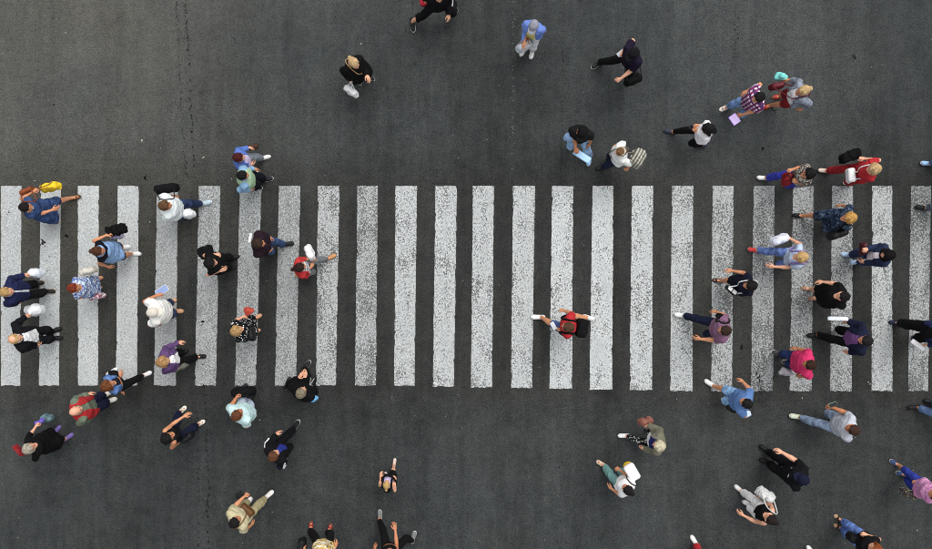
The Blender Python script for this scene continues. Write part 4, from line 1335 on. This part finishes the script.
p = person("person in grey cap and blue jacket with yellow back panel walking up top centre", (534, 25), -112, 1.62, 'm', 1.0, [(532, 52), (524, 50)], (538, 38, .85), 'chest',
           [G('tee', (230, 218, 120)), G('jacket', (104, 138, 222), gap=.075, inf=.022)], ('trousers', (206, 208, 212)), ('crop', (90, 84, 80)), ('cap', (148, 150, 164)), WS, 'tan')
hang_bag("handbag", "pale grey handbag with rust brown handles beside person in blue jacket", at(524, 46, .80), D(30), (.30, .16, .26), (198, 204, 212), at(528, 38, 1.02), strapc=(148, 74, 40))

p = person("black-capped man in black t-shirt with light blue bundle, above the stripes", (583, 131), -105, 1.74, 'm', 1.05, [(589, 158), (573, 143)], 'hang', (576, 151, 1.0),
           [G('tee', (26, 26, 26), sl=.7, loose=.02, nr=.098, nv=.02)], ('jeans', (136, 178, 222), {'pat': 'denim'}), ('crop', (24, 20, 18)), ('cap', (20, 20, 22)), ('sneaker', (150, 186, 220), (210, 220, 230)), 'olive', grips='R')
plastic_bag("blue and white plastic bag under arm of black-capped man", at(571, 137.5, .95), at(575, 133, 1.15), .14, (150, 182, 224), 22, 1.1)
slab("folded_newspaper", "long pale blue folded paper in hand of black-capped man", at(582, 156, .92), D(-33), (.36, .13, .04), (168, 206, 240), "newspaper")

p = person("woman with beige headband and white top carrying striped bag, above stripes", (622, 151.5), 190, 1.66, 'f', 1.1, [(602, 167)], (628, 170, .9), (616, 145, .95),
           [G('tee', (222, 224, 222), sl=.9, loose=.02)], ('trousers', (30, 36, 62)), ('short', (120, 90, 62)), ('headband', (206, 198, 180)), BS, 'tan', grips='L')
strap_bag("shoulder_bag", "grey and cream striped cloth bag on back of woman with headband", p, at(638, 158, 1.12), D(60), (.34, .24, .34), (112, 110, 100), 1, True, 'cloth', pat='stripes_v', c2=(196, 192, 178), soft=.022)

p = person("dark-capped person all in black with purple shirt and black bag, upper right centre", (635, 52), 222, 1.72, 'm', 1.0, [(598, 64)], (618, 81, .95), (622, 52, 1.0),
           [G('tee', (32, 22, 46), sl=.8)], ('trousers', (18, 18, 20)), ('short', (22, 18, 18)), ('cap', (22, 20, 26)), ('sneaker', (26, 26, 28), (220, 220, 220)), 'fair', grips='LR')
slab("phone", "white phone in right hand of person all in black", at(621, 53, 1.05), D(40), (.17, .085, .016), (236, 238, 240), "phone", 0, 0, (190, 196, 206))
strap_bag("shoulder_bag", "black bag with white badge at side of person all in black", p, at(633.5, 80, .85), D(20), (.34, .14, .26), (18, 18, 20), 1, True, 'cloth', flap=None)

p = person("black-haired woman in white t-shirt looking at phone held in both hands", (710, 128), 176, 1.68, 'f', .95, [(671, 132)], (695, 129, 1.08), (695, 126, 1.08),
           [G('tee', (228, 226, 230), sl=.8, nr=.085, loose=.02)], ('leggings', (18, 18, 20)), ('long', (20, 17, 17)), None, ('sneaker', (52, 56, 70), (70, 74, 84)), 'tan', grips='LR', nod=18)
slab("phone", "dark phone in hands of woman in white t-shirt", at(692.5, 127.5, 1.12), D(176), (.16, .08, .014), (40, 36, 34), "phone", -.4, 0, (24, 26, 34))

p = person("black-haired man in magenta plaid shirt and light jeans holding purple folder", (760, 97), 208, 1.70, 'm', 1.05, [(727, 107.5)], (740, 116, .95), (746, 91, 1.0),
           [G('polo', (150, 46, 110), pat='plaid', c2=(226, 206, 222), c3=(84, 44, 96), sl=.7, loose=.02)], ('jeans', (110, 148, 204), {'pat': 'denim'}), ('short', (18, 17, 18)), None, ('sandal', (226, 214, 200), (230, 224, 214)), 'tan', grips='L')
slab("folder", "purple folder held by man in plaid shirt", at(734.5, 119.5, .95), D(-55), (.20, .17, .03), (124, 92, 178), "folder", 0, 0, (186, 162, 214))
p = person("blonde woman with sunglasses in grey-blue denim jacket and dark red shorts", (805, 90), 192, 1.70, 'f', 1.05, [(768, 105), (779, 98)], (802, 110, .95), (787, 79, .98),
           [G('tank', (232, 232, 236), nr=.095), G('jacket', (132, 142, 160), pat='denim', gap=.10, sl=1.7, hem=-.05)], ('shorts', (142, 26, 36), {'len': .75}), ('bun', (204, 172, 126)), None, ('sandal', (190, 50, 44), (120, 60, 50)), 'tan', grips='R')
V, F = tube(smooth_path([A(.05, -.085, .012), A(.098, -.055, .010), A(.108, 0, .012), A(.098, .055, .010), A(.05, .085, .012)], 6), .012, 6, .5)
g_ = obj("sunglasses", mesh_data("sunglasses", V, F), smooth_mat((20, 18, 18), .2, 0, "glossy_plastic"), p['root'])
g_.matrix_local = [c for c in p['root'].children if c.name.startswith('hair')][0].matrix_local
strap_bag("shoulder_bag", "dark maroon bag on strap of blonde woman in denim jacket", p, at(777, 86, .88), D(15), (.28, .12, .20), (92, 22, 32), 0, True)
plastic_bag("mint green bag in hand of blonde woman in denim jacket", at(781, 77, .80), p['palm'][1], .13, (130, 222, 216), 25, .7)

p = person("black-haired woman in beige patterned top and blue trousers with red-black bag", (812, 173), 182, 1.66, 'f', 1.1, [(764, 179)], (794, 182, 1.0), (788, 170, 1.05),
           [G('blouse', (190, 178, 160), pat='print', c2=(60, 54, 56), c3=(214, 206, 192), sl=.5, nr=.09)], ('trousers', (52, 60, 178)), ('bob', (18, 16, 17)), None, WS, 'tan', grips='LR')
hang_bag("handbag", "red and black handbag held by woman in blue trousers", at(787.5, 179, .86), D(75), (.26, .16, .24), (122, 18, 26), p['palm'][0], strapc=(24, 18, 18))

p = person("blonde woman all in red with white purse on white strap", (876.5, 168.5), 183, 1.72, 'f', 1.1, [(825, 171)], (857, 175, .95), (863, 157.5, 1.0),
           [G('tee', (190, 24, 36), sl=.7, nr=.085, loose=.015)], ('trousers', (172, 22, 34)), ('bob', (200, 168, 124)), None, ('flat', (226, 206, 190), (60, 50, 46)), 'fair', grips='R')
strap_bag("shoulder_bag", "white purse in front of blonde woman all in red", p, at(850, 175.5, .95), D(95), (.26, .10, .22), (236, 236, 236), 1, True, flap=(240, 240, 240))
draped("black jacket hanging from hand of blonde woman in red", at(849.5, 156.5, .88), D(20), (.38, .18, .28), (15, 15, 17), 31)

p = person("person mostly outside right edge, one light blue shoe showing above stripes", (992, 153), 184, 1.70, 'f', 1.0, [(928, 166.5), (948, 166)], None, None,
           [G('tee', (150, 160, 180))], ('jeans', (58, 84, 128), {'pat': 'denim'}), ('bob', (60, 40, 30)), None, ('sneaker', (150, 190, 232), (226, 232, 238)), 'fair')
p = person("person mostly outside right edge, black shoe and grey trousers beside last stripe", (990, 199), 180, 1.76, 'm', 1.0, [(923, 208.7), (945, 214)], None, None,
           [G('shirt', (120, 130, 150))], ('trousers', (92, 104, 122)), ('short', (50, 36, 26)), None, BS, 'fair')

# --- right part of the crossing
p = person("golden-haired woman in dark blue camouflage dress with bare striding leg", (853, 217.5), 183, 1.70, 'f', 1.15, [(800, 216)], (835, 221, .98), (841, 204.5, .95),
           [G('dress', (22, 30, 48), pat='camo', c2=(46, 64, 92), c3=(98, 118, 142), sl=1.2, hem=-.40, flare=.05, nr=.085)], ('shorts', (22, 28, 40)), ('bob', (198, 150, 84)), None, ('flat', (18, 18, 20), (22, 22, 24)), 'tan')
strap_bag("shoulder_bag", "black shoulder bag of golden-haired woman in camouflage dress", p, at(838, 234, .95), D(20), (.38, .15, .26), (16, 16, 18), 0, False)

p = person("blonde woman in pale blue blouse with purple straps and light jeans", (805, 257), 178, 1.68, 'f', 1.1, [(755, 250.5)], (770, 267, .9), (789, 237, .95),
           [G('blouse', (190, 210, 238), sl=.55, nr=.10, nv=.05, loose=.02)], ('jeans', (98, 128, 198), {'pat': 'denim'}), ('bob', (200, 164, 112)), None, ('sneaker', (196, 54, 56), (226, 140, 140)), 'fair', grips='R')
hang_bag("handbag", "white and lilac handbag in hand of woman in pale blue blouse", at(780, 239.5, .72), D(20), (.36, .16, .24), (218, 222, 236), p['palm'][1], strapc=(176, 128, 70))
backpack("slim purple backpack on woman in pale blue blouse", p, (140, 122, 190), (.20, .06, .22), z=.26)

p = person("black-haired woman in navy short dress with white crossbody strap", (752, 285.5), 182, 1.66, 'f', 1.05, [(719, 281)], (741, 292, .98), (729, 269.5, .9),
           [G('dress', (24, 26, 46), sl=.5, hem=-.30, flare=.04, nr=.085)], ('shorts', BLACK), ('bob', (22, 18, 18)), None, ('sandal', (40, 36, 36), (60, 50, 46)), 'tan')
b_ = strap_bag("shoulder_bag", "black and white boxy bag at hip of woman in navy dress", p, at(731.5, 290.5, .90), D(-40), (.25, .09, .17), (20, 20, 22), 1, True, strapc=(236, 236, 236), soft=.001)
for k, sx in enumerate((-.055, .045)):                     # two white panels with dark rings on the bag's upper side
    V, F = surface(lambda P: np.maximum(rbox(P, (sx, 0, .088), (.042, .036, .006), .004), -(np.maximum(np.abs(np.sqrt((P[:, 0] - sx) ** 2 + P[:, 1] ** 2) - .018) - .006, .086 - P[:, 2]))), (-.13, -.07, .06), (.13, .07, .12), .006)
    obj("white_panel", mesh_data("white_panel", V, F), smooth_mat((236, 236, 236), .5, .1), b_)

p = person("woman in black headscarf and navy jacket over white shirt with maroon bag", (890, 255), 180, 1.68, 'f', 1.05, [(848, 255)], (862, 262, .95), (864, 249, 1.0),
           [G('shirt', (228, 216, 222), nr=.085), G('jacket', (38, 50, 82), gap=.055, hem=-.12)], ('jeans', (40, 58, 100), {'pat': 'denim'}), ('none',), ('scarf', (20, 18, 20)), ('sneaker', (176, 204, 234), (220, 228, 236)), 'fair', grips='R')
hang_bag("handbag", "small maroon handbag in hand of woman in black headscarf", at(863.5, 248.5, .92), D(85), (.24, .12, .20), (72, 22, 32), p['palm'][1])

p = person("stout black-haired woman in loose black short-sleeved dress", (845, 296.5), 180, 1.68, 'f', 1.45, [(808, 289)], (833, 307, .95), (820, 281, .90),
           [G('dress', (17, 17, 19), sl=.65, hem=-.34, flare=.05, nr=.09, nv=.03, inf=.022)], ('shorts', BLACK), ('short', (20, 17, 17)), None, ('sandal', (170, 140, 120), (150, 120, 100)), 'fair')

p = person("man in navy suit jacket over purple shirt with long black trousers", (868.5, 341), 176, 1.78, 'm', 1.1, [(815, 334.5)], (848, 353, .85), (847, 320, .95),
           [G('shirt', (126, 78, 144)), G('jacket', (28, 34, 60), gap=.095, hem=-.14)], ('trousers', (18, 18, 21)), ('short', (26, 22, 24)), None, ('sneaker', (16, 16, 18), (22, 22, 24)), 'tan', grips='R')
slab("paper_sheet", "white rolled paper in hand of man in navy suit", at(838, 318.5, 1.0), D(178), (.40, .09, .06), (222, 228, 236), "paper")

p = person("person in navy jacket and wide black trousers cut by right frame edge", (946, 334), 182, 1.70, 'f', 1.15, [(896, 323), (917, 337)], (921, 346, .9), (927, 327, .98),
           [G('tee', (18, 18, 22)), G('jacket', (32, 44, 84), gap=.10, sl=1.6, hem=-.02)], ('trousers', (16, 16, 18), {'wide': 2.2}), ('bob', (40, 30, 26)), None, ('flat', (24, 28, 52), (30, 34, 56)), 'fair')
slab("magazine", "folded pale magazine in hand of person in navy jacket at right edge", at(918, 345, .92), D(-35), (.30, .10, .03), (216, 214, 216), "magazine")

p = person("man in mauve polo shirt and navy trousers with black sling strap", (728, 331), 178, 1.74, 'm', 1.15, [(681, 315.5)], (697, 339, .9), (715, 310.5, .9),
           [G('polo', (140, 96, 128), sl=.75, loose=.02)], ('trousers', (24, 32, 58)), ('short', (52, 36, 28)), None, WS, 'tan')
strap_bag("sling_bag", "black sling bag on shoulder of man in mauve polo shirt", p, at(722, 317, 1.12), D(-20), (.20, .10, .22), (18, 18, 20), 1, False, 'cloth', sr=.02)

p = person("man in bright pink shirt and blue jeans near lower ends of right stripes", (811, 365), 172, 1.72, 'm', 1.15, [(779, 354), (789, 362)], (800, 377, .9), (795, 347.5, .92),
           [G('polo', (226, 20, 104), sl=.85, loose=.025)], ('jeans', (34, 52, 104), {'pat': 'denim'}), ('short', (52, 30, 22)), None, ('sneaker', (60, 58, 60), (232, 232, 232)), 'olive', grips='L')
plastic_bag("grey patterned plastic bag in hand of man in pink shirt", at(785, 372, .55), p['palm'][0], .13, (186, 180, 188), 33, .9)

p = person("man in red t-shirt with black backpack in middle of the crossing", (570, 327.5), 172, 1.74, 'm', 1.05, [(539, 314.5), (588, 319)], (554, 327, .95), (563, 309.5, .95),
           [G('tee', (204, 24, 34), sl=.75)], ('shorts', (60, 92, 150), {'pat': 'denim', 'len': .95}), ('short', (84, 58, 40)), None, WS, 'tan', grips='L')
backpack("black backpack on man in red t-shirt", p, (18, 18, 20), (.33, .18, .44))
slab("phone", "white phone in hand of man in red t-shirt", at(553.5, 326, 1.0), D(120), (.16, .08, .016), (236, 238, 240), "phone", 0, 0, (200, 204, 212))

# --- lower right
p = person("black-haired man in blue t-shirt and light blue shorts below the stripes", (748, 404), 152, 1.72, 'm', 1.1, [(711, 385)], (739, 413, .98), (742, 380, .9),
           [G('tee', (86, 130, 192), sl=.7, loose=.02)], ('shorts', (128, 178, 226), {'len': 1.05, 'pat': 'denim'}), ('short', (20, 18, 18)), None, WS, 'tan', grips='L')
plastic_bag("white and blue crumpled bag beside man in blue t-shirt", at(745, 413.5, .85), at(741, 411, 1.05), .11, (206, 222, 240), 35, .8)
hang_bag("handbag", "small black pouch in hand of man in blue t-shirt", at(732, 409, .82), D(-20), (.20, .10, .14), (18, 18, 20), p['palm'][0])

p = person("man in pale grey t-shirt and light jeans striding left below stripes", (856.5, 431), 163, 1.80, 'm', 1.1, [(797.5, 416.5)], (838, 434, .95), (829, 405.5, .92),
           [G('tee', (196, 202, 214), sl=.7, loose=.025)], ('jeans', (128, 148, 178), {'pat': 'denim'}), ('short', (62, 40, 30)), None, ('sneaker', (206, 214, 190), (226, 230, 214)), 'olive', grips='R')
slab("phone", "green-grey phone in right hand of man in pale grey t-shirt", at(833, 404.5, .95), D(20), (.16, .08, .016), (150, 170, 150), "phone", 0, 0, (36, 40, 44))

p = person("man in dark short-sleeved uniform shirt and navy cap, lower right", (804, 480), 150, 1.78, 'm', 1.2, [(766, 450.5), (767, 462)], (790, 484, .9), (779, 450, .9),
           [G('polo', (20, 21, 26), sl=.75, loose=.02)], ('trousers', (17, 17, 20), {'wide': 1.3}), ('crop', (24, 20, 18)), ('cap', (24, 27, 52)), ('sneaker', (16, 16, 18), (20, 20, 22)), 'fair')
for (bx, by, bz, sx, sz) in ((.155, .075, .36, .035, .010), (.155, -.075, .30, .012, .022)):        # grey cloth badges on the chest
    c = p['tp'](bx, by, bz)
    V, F = surface(lambda P: rbox(P, (0, 0, 0), (.014, sx, sz), .005), (-.04, -.06, -.05), (.04, .06, .05), .007)
    Pp = wrap(p, [c, c + A(0, .001, 0), c], .0)
    o = obj("badge", mesh_data("badge", V, F), cloth((150, 152, 160)), p['root']); o.location = c.tolist()

p = person("dark-haired woman in black tank top and white trousers with silver bag", (772, 520), 146, 1.68, 'f', 1.05, [(740, 490.5)], (740, 514, .85), (760, 495, .98),
           [G('tank', (18, 18, 20), nr=.105)], ('trousers', (234, 236, 238)), ('bun', (32, 22, 20)), None, ('flat', (226, 226, 226), (230, 230, 230)), 'fair', grips='R')
strap_bag("shoulder_bag", "silver white bag under right arm of woman in black tank top", p, at(766, 495, .98), D(-35), (.34, .17, .26), (206, 208, 206), 1, False, soft=.022)

p = person("grey-blonde woman in olive jacket with navy scarf and dotted black trousers", (661, 447), 172, 1.64, 'f', 1.2, [(625, 435.5)], (643, 449, .9), (647, 424, .95),
           [G('tee', (234, 236, 242)), G('jacket', (120, 118, 98), gap=.10, inf=.032, hem=-.16), G('tee', (30, 34, 92), sl=0, hem=.33, nr=.085, inf=.030, name='scarf')], ('leggings', (20, 20, 22), {'pat': 'dots'}), ('bob', (206, 196, 168)), None, WS, 'fair', grips='R')
hang_bag("handbag", "small brown handbag of woman in olive jacket", at(646, 421.5, .72), D(12), (.28, .12, .18), (132, 84, 72), p['palm'][1], soft=.02)

p = person("dark-haired woman in white t-shirt and teal trousers with white-yellow bag", (629, 491), 142, 1.66, 'f', 1.1, [(603, 464)], (610, 488, .88), (618, 468, .95),
           [G('tee', (236, 236, 238), sl=.55, loose=.02, hem=-.14)], ('trousers', (112, 164, 160)), ('bun', (22, 18, 18)), None, ('sandal', (210, 190, 170), (190, 170, 150)), 'tan', grips='R')
strap_bag("shoulder_bag", "white bag with bright yellow back on shoulder of woman in teal trousers", p, at(631, 471, 1.08), D(-60), (.32, .17, .30), (222, 178, 40), 1, False, strapc=(24, 24, 26), flap=(240, 240, 242))

p = person("person in red trousers and white sneakers cut by bottom edge", (706, 588), 128, 1.70, 'm', 1.0, [(694, 543), (702, 560)], None, None,
           [G('tee', (226, 226, 226))], ('trousers', (196, 26, 36)), ('short', (50, 36, 26)), None, WS, 'tan')
p = person("person below bottom edge showing only one white shoe, right of centre", (852, 604), 140, 1.70, 'f', 1.0, [(808, 550), (826, 566)], None, None,
           [G('tee', (60, 70, 90))], ('trousers', (50, 54, 64)), ('bob', (60, 44, 30)), None, WS, 'tan')
p = person("woman in pink top and bright blue capri jeans at lower right edge", (938, 496), 157, 1.66, 'f', 1.15, [(896, 464), (903, 474)], (921, 490, .95), (915, 481, .95),
           [G('tee', (212, 120, 188), sl=.45, nr=.095, pat='print', c2=(230, 160, 206), c3=(190, 92, 166))], ('capri', (48, 66, 176)), ('bob', (90, 60, 40)), None, ('flat', (50, 72, 110), (200, 200, 196)), 'tan', grips='LR')
hang_bag("handbag", "beige patterned handbag in hand of woman in pink top", at(909, 493.5, .70), D(-20), (.30, .14, .24), (172, 166, 140), p['palm'][0], 'cloth', 'print', (60, 48, 44))

p = person("auburn-haired woman in black top and light jeans cut by bottom right edge", (877, 550), 150, 1.66, 'f', 1.0, [(840, 520), (841, 527)], (866, 546, .95), (864, 533, 1.0),
           [G('tee', (24, 24, 28), sl=.45, nr=.09)], ('jeans', (92, 130, 206), {'pat': 'denim'}), ('long', (140, 74, 36)), None, ('sandal', (36, 30, 28), (176, 146, 116)), 'fair', grips='LR')
hang_bag("handbag", "black handbag in front of auburn-haired woman in light jeans", at(855, 539, .80), D(-30), (.30, .16, .24), (20, 20, 22), p['palm'][1])
p = person("person mostly outside right edge below stripes, black shoes and blue jeans", (984, 424), 172, 1.74, 'm', 1.0, [(915, 406.5), (931, 403)], None, None,
           [G('shirt', (70, 80, 100))], ('jeans', (86, 116, 162), {'pat': 'denim'}), ('short', (40, 30, 24)), None, BS, 'tan')
